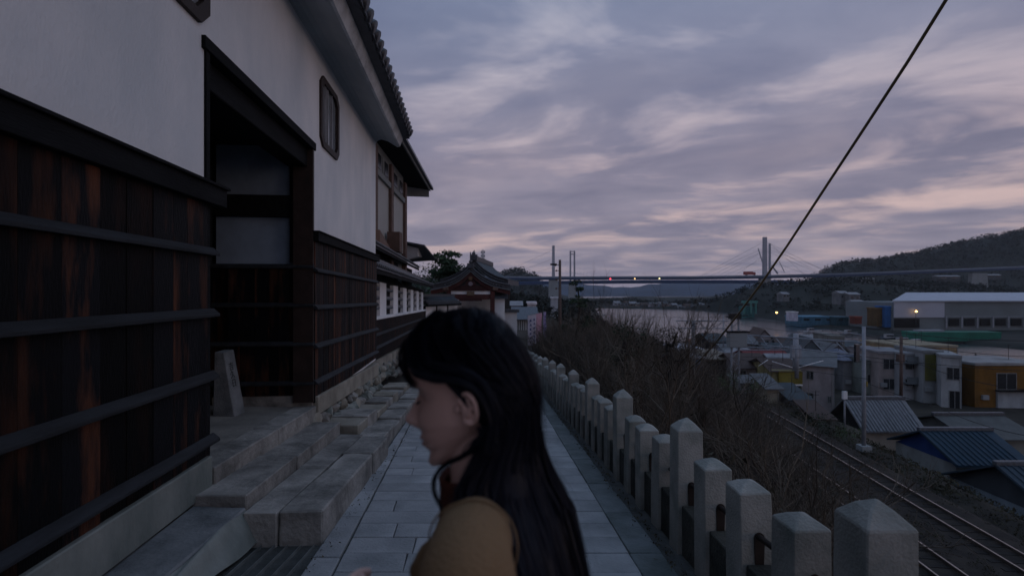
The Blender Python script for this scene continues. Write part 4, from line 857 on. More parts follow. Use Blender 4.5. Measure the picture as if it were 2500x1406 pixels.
# ---------------------------------------------------------------- the town
WM = {}
def wm(col):
    k = 'render_%02d%02d%02d' % tuple(int(c * 99) for c in col)
    return mat(k, tuple(c * .92 for c in col), .9, .30, .5, .2, 10, world_space=True, stretch=(1, 1, .5), detail=8)
def house_b(name, lab, cat, xc, Y, xl, xr, ytop, zb, th, col, roof, wins=(), side_col=None, M_=None, rc=None, slopeh=1.4, over=.35, roof_m=None, side_wins=0):
    """xc: pixel of the near corner, xl/xr: pixel ends of the main and the side face, th: yaw, wins: pixel rects on the main face"""
    th = R(th); c, s = math.cos(th), math.sin(th); X = (xc - CX) / F * Y; a = (xl - CX) / F
    Lw = (X - a * Y) / (c + a * s)
    if M_ is None: b2 = (xr - CX) / F; M_ = (b2 * Y - X) / (s - b2 * c)
    ztop = zt(ytop, Y); t = emp(name, lab, cat, (X, Y, zb), -th + 0)   # local: -x runs along the main face, +y along the side
    H = ztop - zb; rotm = -th
    yc = [0]; rects = []
    for (p0, p1, q0, q1) in wins:
        f = lambda p: (X - (p - CX) / F * Y) / (c + (p - CX) / F * s)
        L0, L1 = f(p0), f(p1); Lm = (L0 + L1) / 2; Yd = Y + Lm * s; rects.append((-L0, -L1, zt(q1, Yd) - zb, zt(q0, Yd) - zb))
    MB().box(-Lw, 0, 0, M_, -1.5, H).build('wall', wm(col), t)
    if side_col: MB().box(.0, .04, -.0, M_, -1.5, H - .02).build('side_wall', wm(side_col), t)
    for x0, x1, z0, z1 in rects:
        w = emp('window', parent=t); w.location = ((x0 + x1) / 2, 0, (z0 + z1) / 2); dx, dz = (x1 - x0) / 2, (z1 - z0) / 2
        MB().box(-dx - .08, dx + .08, -.06, .0, -dz - .08, -dz).box(-dx - .08, dx + .08, -.06, .0, dz, dz + .08).box(-dx - .08, -dx, -.06, 0, -dz, dz).box(dx, dx + .08, -.06, 0, -dz, dz).box(-.03, .03, -.045, 0, -dz, dz).build('frame', M_grey, w)
        MB().box(-dx, dx, -.03, -.005, -dz, dz).build('pane', M_darkglass, w)
    for k in range(side_wins):
        zz = H * (.35 + .42 * (k // 2)); yy = M_ * (.3 + .4 * (k % 2)); w = emp('window', parent=t); MB().box(.04, .09, yy - .5, yy + .5, zz - .45, zz + .45).build('frame', M_grey, w); MB().box(.09, .10, yy - .42, yy + .42, zz - .37, zz + .37).build('pane', M_darkglass, w)
    rm = roof_m or M_tiled; o = over; q_ = random.Random(int(xc * 7 + ytop))
    ax_ = -Lw * q_.uniform(.2, .8); MB().tube([(ax_, M_ * .4, H - .2), (ax_, M_ * .4, H + 2.2)], .025, 4).tube([(ax_ - .4, M_ * .4, H + 2.1), (ax_ + .4, M_ * .4, H + 2.1)], .018, 4).tube([(ax_ - .3, M_ * .4, H + 1.8), (ax_ + .3, M_ * .4, H + 1.8)], .018, 4).build('aerial', M_wire, t)
    MB().tube([(-.12, -.06, -1), (-.12, -.06, H - .1)], .04, 5).tube([(-Lw, -.08, H - .08), (0, -.08, H - .08)], .05, 5).build('gutter', M_grey, t)
    if Lw > 2.2: MB().box(-Lw * .92, -Lw * .92 + .75, -.32, -.02, H * .30, H * .30 + .55).build('air_conditioner', M_pier, t)
    MB().box(-Lw, 0, -.03, -.001, -1.5, .55).build('wall_base', mat('damp_wall_base', (.06, .06, .058), .9, .4, 2, world_space=True), t)
    if roof == 'flat':
        MB().box(-Lw - .08, .08, -.08, M_ + .08, H - .12, H + .22).box(-Lw + .15, -.15, .15, M_ - .15, H + .20, H + .24).build('parapet', wm(tuple(q * .75 for q in (rc or col))), t, bevel=.03)
    elif roof == 'gable':                      # ridge parallel to the main face
        MB().prism_x([(-o, H - .12), (M_ / 2, H + slopeh), (M_ + o, H - .12), (M_ / 2, H + slopeh - .18)], -Lw - o, o).build('roof', rm, t)
        MB().prism_x([(0, H), (M_, H), (M_ / 2, H + slopeh - .2)], -Lw, -.001).build('gable_wall', wm(side_col or col), t)
    elif roof == 'gable_y':                    # gable end over the main face
        MB().prism_y([(-Lw - o, H - .12), (-Lw / 2, H + slopeh - .18), (o, H - .12), (-Lw / 2, H + slopeh)], -o, M_ + o).build('roof', rm, t)
        MB().prism_y([(-Lw, H), (0, H), (-Lw / 2, H + slopeh - .2)], 0.001, M_).build('gable_wall', wm(col), t)
    elif roof == 'hip':
        i_ = min(Lw, M_) / 2; A_ = [(-Lw - o, -o, H - .1), (o, -o, H - .1), (o, M_ + o, H - .1), (-Lw - o, M_ + o, H - .1)]
        rr = [(-Lw + i_, M_ / 2, H + slopeh), (-i_, M_ / 2, H + slopeh)]
        MB().add(A_ + rr, [(0, 1, 5, 4), (1, 2, 5), (2, 3, 4, 5), (3, 0, 4), (3, 2, 1, 0)]).build('roof', rm, t)
    elif roof == 'shed':
        MB().prism_x([(-o, H - .1), (-o, H + .02), (M_ + o, H + slopeh), (M_ + o, H + slopeh - .12)], -Lw - o, o).build('roof', rm, t)
        MB().prism_x([(0, H), (M_, H), (M_, H + slopeh - .15)], -Lw, -.001).build('gable_wall', wm(col), t)
    t['_d'] = 0; del t['_d']; return t, Lw, M_, H
RT = lambda n, c: mat(n, tuple(q * .7 for q in c), .7, .18, 1.2, .3, 8)
R_red = RT('red_sheet_roof', (.17, .020, .022)); R_brown = RT('brown_sheet_roof', (.065, .042, .036)); R_grey = RT('grey_sheet_roof', (.13, .14, .15)); R_teal = RT('teal_grey_roof', (.045, .065, .078)); R_white = RT('whitish_roof', (.27, .28, .30)); R_beige = RT('beige_roof', (.19, .165, .13)); R_blue = RT('blue_sheet_roof', (.016, .045, .075)); R_or = RT('orange_roof', (.20, .07, .045))
# two tiled houses close to the line, built by their slopes
def slope_house(name, lab, xr0, xr1, Yr, zr, Ye, ze, wallc, rm, ribs, gablec, tilen=.3, zb=-14.5):
    t = emp(name, lab, 'house', (0, 0, 0)); X0 = (xr0 - CX) / F * Yr; X1 = (xr1 - CX) / F * Yr; Yb = 2 * Yr - Ye
    MB().hexa([(X0 - .3, Ye, ze - .12), (X1 + .3, Ye, ze - .12), (X1 + .3, Yr, zr - .12), (X0 - .3, Yr, zr - .12), (X0 - .3, Ye, ze), (X1 + .3, Ye, ze), (X1 + .3, Yr, zr), (X0 - .3, Yr, zr)]).hexa([(X0 - .3, Yr, zr - .12), (X1 + .3, Yr, zr - .12), (X1 + .3, Yb, ze - .12), (X0 - .3, Yb, ze - .12), (X0 - .3, Yr, zr), (X1 + .3, Yr, zr), (X1 + .3, Yb, ze), (X0 - .3, Yb, ze)]).build('roof', rm, t)
    MB().box(X0 - .35, X1 + .35, Yr - .15, Yr + .15, zr - .05, zr + .25).build('ridge', M_tile, t, bevel=.04)
    if ribs:
        q = MB().tube([(0, Ye - .05, ze + .03), (0, Yr, zr + .03)], .06, 5).build('tile_row', rm, t); n = int((X1 - X0 + .5) / tilen); q.location = (X0 - .25, 0, 0)
        for i in range(1, n): dup(q, (X0 - .25 + i * tilen, 0, 0))
    MB().box(X0 + .1, X1 - .1, Ye + .45, Yb - .45, zb, ze - .1).build('wall', wm(wallc), t)
    MB().prism_x([(Ye + .45, ze - .12), (Yb - .45, ze - .12), (Yr, zr - .14)], X0 + .1, X1 - .1).build('gable_wall', wm(gablec), t); return t
slope_house('tiled_house', 'house with a grey ribbed tile roof and black gable right beside the railway', 2066, 2199, 44, -9.75, 41.5, -12.0, (.27, .25, .22), mat('grey_rib_tile', (.14, .15, .165), .6, .2, 3, .3, 20, rnd=.15), True, (.012, .012, .014))
slope_house('blue_roofed_house', 'low house with a dark blue roof and bright blue gable near the right edge', 2252, 2412, 36.5, -10.45, 33.4, -12.0, (.20, .22, .22), R_blue, True, (.010, .035, .14), .42)
slope_house('slate_blue_shed', 'slate blue roofed shed in the lower right corner', 2440, 2620, 30.5, -10.9, 26.6, -12.9, (.15, .19, .22), RT('slate_blue_roof', (.035, .06, .085)), True, (.04, .05, .06), .45)
slope_house('grey_hipped_house', 'low grey roofed house between the grey tiled roof and the ochre house', 2285, 2440, 44, -11.2, 40.5, -12.4, (.15, .16, .15), RT('dull_grey_roof', (.085, .095, .095)), False, (.09, .1, .1))
# ochre block
t, L, M_, hh = house_b('ochre_block', 'big ochre block with one dark window at the right edge', 'building', 2560, 60, 2380, 0, 890, -15.2, 0, (.14, .07, .013), 'flat', [(2434, 2480, 912, 950)], None, 7, rc=(.3, .3, .3))
MB().box(-L + 2.6, 0, -.25, -.01, 0, 2.9).build('white_ground_floor', wm((.24, .27, .29)), t); MB().box(-L + 2.5, .2, -.7, 0, 2.9, 3.05).build('awning', M_beam, t)
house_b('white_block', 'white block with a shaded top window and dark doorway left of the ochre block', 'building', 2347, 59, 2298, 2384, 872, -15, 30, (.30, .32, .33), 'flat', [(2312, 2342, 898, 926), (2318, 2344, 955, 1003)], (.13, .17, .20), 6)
house_b('olive_panel_block', 'grey block with an olive green upper panel', 'building', 2302, 62, 2253, 0, 860, -15, 10, (.20, .22, .23), 'flat', [], None, 6)
p = at(2278, 897, 61); tg = bpy.data.objects[[o.name for o in bpy.data.objects if o.name.startswith('olive_panel_block')][0]]
MB().box(-2.05, -.2, -.10, -.02, tg.location.z * 0 + zt(930, 62) + 15, zt(866, 62) + 15).build('olive_panel', wm((.10, .105, .03)), tg)
house_b('beige_terrace_block', 'building with a broad beige rooftop behind the white blocks', 'building', 2338, 78, 2198, 0, 846, -15.5, 0, (.26, .20, .12), 'flat', [], None, 9, rc=(.3, .26, .18))
t, L, M_, hh = house_b('balcony_block', 'white three storey block with dark balconies behind the brown pole', 'building', 2252, 64, 2204, 0, 866, -15, 8, (.27, .29, .31), 'flat', [(2211, 2243, 880, 901), (2211, 2243, 926, 946)], None, 7)
for z in (3.0, 5.7): MB().box(-L, 0, -.9, 0, z - .15, z).box(-L, 0, -.9, -.84, z, z + .8).build('balcony', wm((.10, .12, .13)), t)
house_b('pinkish_block', 'pink-grey three storey block with two wide windows', 'building', 2196, 66, 2144, 0, 862, -15, 8, (.26, .235, .23), 'flat', [(2157, 2185, 877, 900), (2157, 2185, 925, 950)], None, 7, rc=(.25, .25, .27))
house_b('grey_green_block', 'narrow grey-green block between the pale mast and the pink-grey block', 'building', 2143, 68, 2110, 0, 884, -15, 5, (.16, .185, .175), 'flat', [(2118, 2132, 914, 935)], None, 6)
house_b('domed_grey_block', 'grey block with a pale blue top left of the tall mast', 'building', 2108, 71, 2058, 0, 878, -15, 0, (.15, .16, .17), 'hip', [], None, 7, roof_m=RT('pale_blue_roof', (.16, .18, .24)), slopeh=1.3)
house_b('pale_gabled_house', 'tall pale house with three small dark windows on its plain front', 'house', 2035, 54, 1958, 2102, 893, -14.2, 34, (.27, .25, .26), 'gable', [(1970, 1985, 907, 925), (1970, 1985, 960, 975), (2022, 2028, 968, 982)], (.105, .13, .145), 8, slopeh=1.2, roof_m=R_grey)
t, L, M_, hh = house_b('yellow_house', 'house with a mustard yellow upper front and dark balcony opening', 'house', 1956, 52, 1884, 0, 904, -14.0, 4, (.22, .20, .10), 'gable', [], None, 6, slopeh=.9, roof_m=R_brown)
MB().box(-2.45, .02, -.25, -.02, hh - 1.45, hh - .05).build('yellow_panel', wm((.17, .145, .03)), t); MB().box(-2.3, -.1, -.12, -.02, hh - 2.85, hh - 1.6).build('dark_opening', M_darkglass, t); MB().box(-2.45, .02, -.28, -.02, hh - 1.6, hh - 1.45).build('ledge', M_plaster, t)
MB().box(-2.4, 0, -.8, -.02, hh - 3.6, hh - 2.85).build('balcony', wm((.22, .19, .06)), t)
house_b('brown_roofed_house', 'two storey house with a brown roof and pale lower wall beyond the green bush', 'house', 1882, 56, 1802, 0, 896, -14.2, 3, (.20, .18, .18), 'gable', [(1806, 1821, 905, 918), (1849, 1868, 900, 919)], None, 7, slopeh=1.2, roof_m=R_brown)
house_b('red_roofed_house', 'house with a low dull red roof behind the brown roof', 'house', 1938, 66, 1842, 0, 878, -14.5, -6, (.22, .22, .22), 'gable', [], None, 6, slopeh=1.1, roof_m=R_red)
house_b('white_roofed_shed', 'shed with a curved whitish roof left of the red roof', 'shed', 1880, 73, 1808, 0, 872, -15, -4, (.2, .2, .2), 'hip', [], None, 7, slopeh=1.3, roof_m=R_white)
house_b('teal_gabled_house', 'house with a steep teal-grey gable roof above the yellow front', 'house', 2012, 72, 1950, 0, 868, -15, 14, (.10, .13, .15), 'gable_y', [], None, 9, slopeh=2.6, roof_m=R_teal)
house_b('beige_roofed_hut', 'hut with a flat beige roof and shadowed open front at the thicket edge', 'hut', 1790, 60, 1716, 0, 876, -14.2, 0, (.035, .035, .04), 'shed', [], None, 6, slopeh=.5, roof_m=R_beige)
house_b('blue_sheeted_hut', 'narrow hut with a pale blue sheeted wall at the thicket edge', 'hut', 1716, 59, 1688, 0, 873, -14.2, 0, (.12, .19, .34), 'shed', [], None, 3, slopeh=.2, roof_m=R_white)
house_b('dark_flat_shed', 'long dark shed with a white roof edge on the left of the town', 'shed', 1722, 70, 1662, 0, 856, -14.8, 0, (.03, .032, .04), 'flat', [], None, 8, rc=(.5, .5, .55))
house_b('orange_roofed_hut', 'small hut with an orange roof near the left gantry post', 'hut', 1722, 92, 1696, 0, 846, -15.5, 0, (.2, .2, .22), 'gable', [], None, 6, slopeh=1.2, roof_m=R_or)
house_b('open_black_shed', 'shed with a black open front below the slanting cable', 'shed', 1780, 84, 1735, 0, 833, -15.5, 0, (.015, .015, .018), 'gable', [], None, 7, slopeh=1.0, roof_m=R_teal)
house_b('grey_sheds', 'low grey shed by the water behind the lattice mast', 'shed', 1850, 96, 1806, 0, 838, -16, 5, (.16, .17, .18), 'gable', [], None, 7, slopeh=1.2, roof_m=R_grey)
house_b('shore_house', 'grey house with a light gable on the shore above the white roof', 'house', 1885, 100, 1848, 0, 828, -16, 12, (.2, .19, .2), 'gable_y', [(1868, 1876, 832, 842)], None, 8, slopeh=2.0, roof_m=R_brown)
house_b('shore_tower_house', 'tall narrow dark windowed house on the shore right of the teal roof', 'house', 2062, 92, 2028, 0, 822, -16, 8, (.19, .20, .19), 'flat', [(2034, 2042, 830, 842), (2046, 2056, 830, 842)], None, 7)
house_b('pinkish_gabled_house', 'pinkish house with a shallow gable below the narrow shore house', 'house', 2075, 76, 2018, 0, 862, -15, 6, (.23, .20, .19), 'gable_y', [], None, 8, slopeh=1.4, roof_m=R_grey)
house_b('shore_white_shed', 'white roofed shed on the shore left of the narrow shore house', 'shed', 2020, 104, 1975, 0, 833, -16.3, 0, (.2, .21, .22), 'gable', [], None, 6, slopeh=1.2, roof_m=R_white)
house_b('shore_brown_house', 'brown roofed house on the shore behind the red roof', 'house', 1968, 98, 1905, 0, 846, -16, 4, (.17, .17, .18), 'gable', [(1920, 1930, 850, 858)], None, 7, slopeh=1.6, roof_m=R_brown)
house_b('shore_grey_house', 'small grey roofed house between the red roof and the water', 'house', 1920, 84, 1876, 0, 856, -15.5, 8, (.2, .21, .21), 'gable', [], None, 6, slopeh=1.1, roof_m=R_teal)
house_b('low_white_house', 'low pale house below the brown roofed house near the track', 'house', 1880, 50, 1812, 0, 935, -14, 3, (.23, .24, .26), 'shed', [(1838, 1850, 945, 955)], None, 3, slopeh=.3, roof_m=R_grey)

# more of the packed roofs between the bigger houses
FILL = [
 ('cream_lean_to', 'cream lean-to between the green bush and the yellow fronted house', 'shed', 1902, 47, 1872, 0, 948, -14, 0, (.24, .22, .17), 'shed', [], R_grey, 2.5),
 ('grey_lean_to', 'grey corrugated lean-to at the foot of the tall pale house', 'shed', 1975, 46, 1930, 0, 975, -14, 0, (.15, .16, .17), 'shed', [], R_teal, 3),
 ('rusty_roof_hut', 'rusty roofed hut by the rails left of the black gable', 'hut', 2030, 41, 1992, 0, 1022, -13.6, 0, (.08, .07, .065), 'shed', [], R_brown, 2.5),
 ('long_white_roof_house', 'long white roofed house behind the yellow fronted house', 'house', 1965, 62, 1890, 0, 886, -15, 0, (.22, .22, .23), 'gable', [], R_white, 4),
 ('grey_gable_house', 'grey gabled house between the red roof and the teal gable', 'house', 1962, 80, 1928, 0, 862, -15.4, 8, (.22, .22, .23), 'gable_y', [], R_grey, 6),
 ('dark_roof_row', 'dark roofed row on the shore behind the domed block', 'building', 2112, 96, 2066, 0, 846, -16, 0, (.20, .20, .21), 'gable', [(2080, 2090, 850, 858)], R_teal, 6),
 ('shore_boat_house', 'pale boat house on the shore left of the brown pole', 'shed', 2165, 104, 2122, 0, 848, -16.3, 0, (.26, .27, .28), 'gable', [], R_white, 6),
 ('shore_red_hut', 'small reddish hut on the shore above the white roofed shed', 'hut', 1838, 104, 1815, 0, 838, -16.3, 0, (.2, .1, .09), 'gable', [], R_or, 5),
 ('light_blue_house', 'light blue house behind the beige roofed hut', 'house', 1806, 78, 1772, 0, 858, -15.3, 0, (.2, .24, .3), 'gable', [(1780, 1790, 862, 870)], R_grey, 6),
 ('low_hut_row', 'row of low huts at the water edge left of the lattice mast', 'hut', 1762, 106, 1720, 0, 826, -16.3, 0, (.22, .22, .23), 'gable', [], R_brown, 5),
]
for nm, lab, cat, xc, Y, xl, xr, yt, zb, th, col, roof, wins, rmm, dep in FILL: house_b(nm, lab, cat, xc, Y, xl, xr, yt, zb, th, col, roof, wins, None, dep, slopeh=1.0, roof_m=rmm)

# ---------------------------------------------------------------- the opposite bank
yard = emp('shipyard_shed', 'long pale shipyard shed with a white end wall across the channel', 'shed', (0, 0, 0))
def bx(x0, x1, y0, y1, Y, dep, nm, m, par):
    a, b_ = at(x0, y1, Y), at(x1, y0, Y); return MB().box(a.x, b_.x, Y, Y + dep, a.z, b_.z).build(nm, m, par)
M_shed = mat('shed_cladding', (.13, .155, .165), .8, .1, .15, world_space=True); M_shw = mat('shed_white', (.34, .36, .42), .8, .05, .2)
bx(2180, 2620, 738, 806, 212, 30, 'wall', M_shed, yard); bx(2183, 2306, 737, 775, 211.6, .35, 'white_wall', M_shw, yard)
a, b_, c, d_ = at(2178, 736, 211), at(2625, 736, 211), at(2625, 716, 228), at(2212, 716, 228)
MB().hexa([a, b_, c, d_, a + Vector((0, 0, .4)), b_ + Vector((0, 0, .4)), c + Vector((0, 0, .4)), d_ + Vector((0, 0, .4))]).build('roof', mat('shed_roof', (.33, .36, .42), .6, .06, .3), yard)
for i in range(7): bx(2310 + 38 * i, 2313 + 38 * i, 772, 800, 211, .4, 'wall_post', M_pole, yard)
bx(2310, 2620, 772, 774, 211.2, .3, 'wall_rail', M_pole, yard); bx(2185, 2245, 778, 800, 211.4, .4, 'open_bay', M_black, yard)
for i in range(6): bx(2318 + 38 * i, 2342 + 38 * i, 778, 795, 211.3, .3, 'open_bay', M_black, yard)
q = emp('green_barge', 'long green barge moored before the shipyard shed', 'barge', (0, 0, 0)); M_green = mat('barge_green', (.012, .12, .085), .7, .2, .3)
a, b_ = at(2228, 812, 168), at(2442, 814, 168)
MB().prism_x([(168, -17.9), (172, -17.9), (173, -14.0), (167.5, -14.0)], a.x, b_.x).build('hull_side', M_green, q); MB().box(a.x - 1, b_.x + 4, 167.8, 172.6, -18.2, -17.2).build('hull_bottom', M_wire, q); MB().box(a.x + 3, a.x + 12, 169, 171.5, -14.9, -13.4).build('deck_house', M_pole, q)
def simple(nm, lab, cat, x0, x1, y0, y1, Y, dep, col, grp=None, roof=None, wins=0):
    t = emp(nm, lab, cat, (0, 0, 0), 0, grp); a, b_ = at(x0, y1, Y), at(x1, y0, Y)
    MB().box(a.x, b_.x, Y, Y + dep, a.z - 2, b_.z).build('wall', wm(col), t)
    if roof: MB().prism_x([(Y - .4, b_.z), (Y + dep + .4, b_.z), (Y + dep / 2, b_.z + roof[1])], a.x - .5, b_.x + .5).build('roof', roof[0], t)
    else: MB().box(a.x - .2, b_.x + .2, Y - .2, Y + dep + .2, b_.z - .1, b_.z + .5).build('roof_edge', wm(tuple(min(.6, c * 1.5) for c in col)), t)
    for k in range(wins):
        w_ = (b_.x - a.x) / wins; MB().box(a.x + w_ * (k + .25), a.x + w_ * (k + .75), Y - .1, Y, a.z + (b_.z - a.z) * .45, a.z + (b_.z - a.z) * .78).build('window', M_darkglass, t)
    return t
simple('blue_shed', 'long blue shed across the water left of the shipyard', 'shed', 1955, 2038, 775, 788, 245, 14, (.05, .13, .19), None, None, 3)
simple('dark_blue_shed', 'dark blue shed right of the long blue shed', 'shed', 2042, 2085, 776, 789, 240, 12, (.02, .06, .08), None, None, 2)
simple('white_sign_cabin', 'small bright white cabin at the waterside across the channel', 'cabin', 1933, 1948, 763, 774, 240, 5, (.42, .42, .5))
simple('brown_silo_block', 'brown block between the blue tower and the moored boats', 'building', 2141, 2160, 754, 786, 215, 6, (.09, .055, .02))
simple('orange_container', 'low orange-red container on the far quay beyond the tall mast', 'container', 2090, 2104, 775, 780, 218, 4, (.12, .03, .02))
simple('blue_tower', 'tall bright blue frame tower at the left end of the shipyard shed', 'tower', 2162, 2180, 750, 788, 213, 6, (.02, .08, .22))
for i, (x0, x1, y0, y1, Y, lab) in enumerate(((2052, 2072, 716, 736, 300, 'pale house on the far hillside, left of the pair'), (2074, 2100, 719, 738, 296, 'pale gabled house on the far hillside, right of the pair'), (2088, 2114, 739, 750, 270, 'white roofed shed under the pale hillside houses'), (1912, 1927, 718, 729, 330, 'small white building on the dark knoll right of the bridge pier'), (2290, 2345, 675, 684, 560, 'long low building glimpsed on the hillside under the deck'), (2410, 2445, 672, 679, 560, 'bright roofed building on the hillside beyond the right pier'))):
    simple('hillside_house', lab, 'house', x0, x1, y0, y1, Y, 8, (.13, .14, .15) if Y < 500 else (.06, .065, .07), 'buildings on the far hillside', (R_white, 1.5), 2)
simple('white_block_house', 'small white flat roofed block above the temple banners', 'building', 1289, 1309, 742, 772, 120, 8, (.40, .38, .40), None, None, 3)
simple('white_roof_house', 'white topped low house between the temple gate and the small white block', 'building', 1247, 1272, 746, 770, 110, 8, (.22, .22, .24), None, (R_white, 1.0), 2)
simple('white_tower_base', 'white tower standing beside the brown utility pole', 'tower', 1346, 1362, 728, 775, 150, 3, (.34, .36, .40))
cr = emp('green_gantry_crane', 'green gantry crane on the far quay left of the bridge pier', 'crane', (0, 0, 0)); M_gc = mat('crane_green', (.05, .17, .15), .7)
for px in (1818, 1834, 1846): 
    a, b_ = at(px, 766, 330), at(px, 734, 330); MB().box(a.x - .5, a.x + .5, 330, 331, a.z, b_.z).build('leg', M_gc, cr)
a, b_ = at(1812, 740, 330), at(1850, 734, 330); MB().box(a.x, b_.x, 329.5, 331.5, a.z, b_.z).build('girder', M_gc, cr)
a, b_ = at(1815, 765, 331), at(1843, 748, 331); MB().box(a.x, b_.x, 331.5, 338, a.z - 3, b_.z).build('machine_house', wm((.03, .11, .11)), cr)
# houses and sheds strung along the far shore
g = random.Random(12); px = 1500; i = 0; R_w0 = R_white
desc = ['white fronted', 'grey fronted', 'pale blue', 'brownish', 'cream fronted', 'dark grey']; pos = ['with a light roof', 'with a dark roof', 'with a grey roof', 'with a brown roof']
while px < 1812:
    w = g.uniform(9, 22); Y = float(np.interp(px, [1500, 1640, 1780, 1812], [580, 500, 438, 420])) + 4; yb = HZ + 17.6 / Y * F
    c = i % 6; rmi = (i // 2 + i) % 4; col = [(.36, .36, .4), (.17, .18, .2), (.2, .25, .3), (.16, .13, .12), (.3, .27, .24), (.09, .1, .11)][c]; h = g.uniform(5, 10) * 560 / Y
    simple('shore_house', '%s building %s, number %d' % (desc[c], pos[rmi], i), 'building', px, px + w - 1, yb - h, yb, Y, 9, col, 'houses along the far shore', ([R_white, M_tiled, R_grey, R_brown][rmi], g.uniform(1.5, 3)), 2)['label'] = '%s building %s on the far shore' % (desc[c], pos[rmi])
    px += w; i += 1
P = []; g2 = np.random.default_rng(9)
for k in range(420):
    p_ = g2.uniform(1440, 1880); Y = float(np.interp(p_, [1440, 1640, 1880], [610, 530, 450])) + g2.uniform(8, 60); P.append(((p_ - CX) / F * Y, Y, -15 + g2.uniform(0, 3.5) * (1 + .8 * math.sin(p_ * .03))))
tag(clumps('shore_trees', P, g2.uniform(2, 5.5, len(P)), 30, .3, M_hill, seed=8), 'band of dark trees behind the far shore houses', 'trees', kind='stuff')
# lamps across the channel
for px, py, Y, lab in ((1896, 763, 232, 'bright yellow street lamp shining over the dark water'), (2237, 760, 210, 'yellow lamp glowing on the white end wall of the shed')):
    p = at(px, py, Y); t = emp('street_lamp', lab, 'lamp', tuple(p), 0, 'lit lamps on the far quay'); MB().sphere((0, 0, 0), .42, 10, 6).build('bulb', emat('amber_glow', (1, .55, .16), 7), t)
    MB().tube([(0, .2, -6), (0, .2, .3)], .09, 5).build('pole', M_wire, t); MB().box(-.5, .5, -.1, .5, .4, .6).build('lamp_cap', M_wire, t)
# small boats moored
for i, (px, Y, L, lab) in enumerate(((2180, 176, 9, 'dark workboat with a white wheelhouse, left of the moored boats'), (2215, 163, 11, 'low dark barge-like boat lying before the brown block'), (2245, 158, 8, 'small boat nearest the green barge'), (1985, 206, 8, 'small white boat moored below the blue shed'), (2075, 196, 7, 'small grey boat moored before the containers'))):
    X = (px - CX) / F * Y; t = emp('workboat', lab, 'boat', (X, Y, -18.0), R(-8 + 5 * i), 'boats moored on the far bank')
    MB().hexa([(-L / 2, -.9, -.2), (L / 2 - .8, -.6, -.2), (L / 2 - .8, .6, -.2), (-L / 2, .9, -.2), (-L / 2, -1.3, 1.1), (L / 2, -.3, 1.6), (L / 2, .3, 1.6), (-L / 2, 1.3, 1.1)]).build('hull', wm([(.03, .04, .05), (.02, .03, .03), (.1, .04, .03), (.3, .3, .32), (.12, .13, .14)][i]), t)
    MB().box(-L * .3, 0, -.7, .7, 1.1, 2.5).build('wheelhouse', wm((.3, .3, .32)), t); MB().box(-L * .28, -.05, -.72, -.70, 1.7, 2.3).build('window', M_darkglass, t); MB().tube([(-.2, 0, 2.4), (-.2, 0, 4.8)], .06, 5).build('mast', M_wire, t)
p = at(2382, 851, 130); t = emp('channel_buoy', 'small dark marker floating in the channel above the blocks', 'buoy', (p.x, 130, -18)); MB().tube([(0, 0, -.2), (0, 0, 1.5)], [.4, .12], 8).build('body', M_wire, t)
# ---------------------------------------------------------------- thicket on the slope
BR = [(1280, 850), (1310, 812), (1345, 792), (1400, 770), (1450, 752), (1500, 745), (1560, 764), (1600, 792), (1640, 795), (1672, 800), (1700, 868), (1760, 905), (1850, 935), (1880, 965), (1900, 1010), (1950, 1100), (2000, 1195), (2060, 1290), (2200, 1500), (2600, 1800)]
def brush_top(px): return np.interp(px, [a for a, _ in BR], [b for _, b in BR])
def twig_shrub(seed, stems=7, lean=.28, levels=(7, 9)):
    g = np.random.default_rng(seed); segs = []
    def grow(p, d, L, r, n, lvl):
        pts = [p]; dd = d.copy()
        for i in range(n):
            dd = dd + g.normal(size=3) * .16 + np.array([0, 0, .05 - .03 * lvl]); dd /= np.linalg.norm(dd); pts.append(pts[-1] + dd * L / n)
        segs.append((np.array(pts), r))
        if lvl < 2:
            for k in range(levels[lvl]):
                t = g.uniform(.25, 1.0); j = min(n - 1, int(t * n)); q = pts[j] + (pts[j + 1] - pts[j]) * (t * n - j)
                nd = dd * .8 + g.normal(size=3) * .55 + np.array([0, 0, .25]); nd /= np.linalg.norm(nd); grow(q, nd, L * g.uniform(.28, .5), r * .45, 3 if lvl == 0 else 2, lvl + 1)
    for s_ in range(stems):
        a = g.uniform(0, 6.28); d = np.array([math.cos(a) * lean * g.uniform(.3, 1.6), math.sin(a) * lean * g.uniform(.3, 1.6), 1.0]); d /= np.linalg.norm(d)
        grow(np.array([math.cos(a) * .08, math.sin(a) * .08, -.05]), d, g.uniform(.65, 1.0), .0085, 5, 0)
    V = []; Fc = []; off = 0
    for pts, r in segs:
        n = len(pts); d = pts[-1] - pts[0]; d /= np.linalg.norm(d) + 1e-9; u = np.cross(d, [0.3, .8, .5]); u /= np.linalg.norm(u) + 1e-9; w = np.cross(d, u)
        for k in range(3):
            a = 2.094 * k; rr = r * np.linspace(1, .4, n)[:, None]; V.append(pts + (u * math.cos(a) + w * math.sin(a)) * rr)
        for k in range(3):
            k2 = (k + 1) % 3
            for i in range(n - 1): Fc.append((off + k * n + i, off + k2 * n + i, off + k2 * n + i + 1, off + k * n + i + 1))
        off += 3 * n
    return np.concatenate(V), np.array(Fc)
VAR = [twig_shrub(s, 7 + s % 3, .22 + .06 * (s % 4)) for s in range(5)]
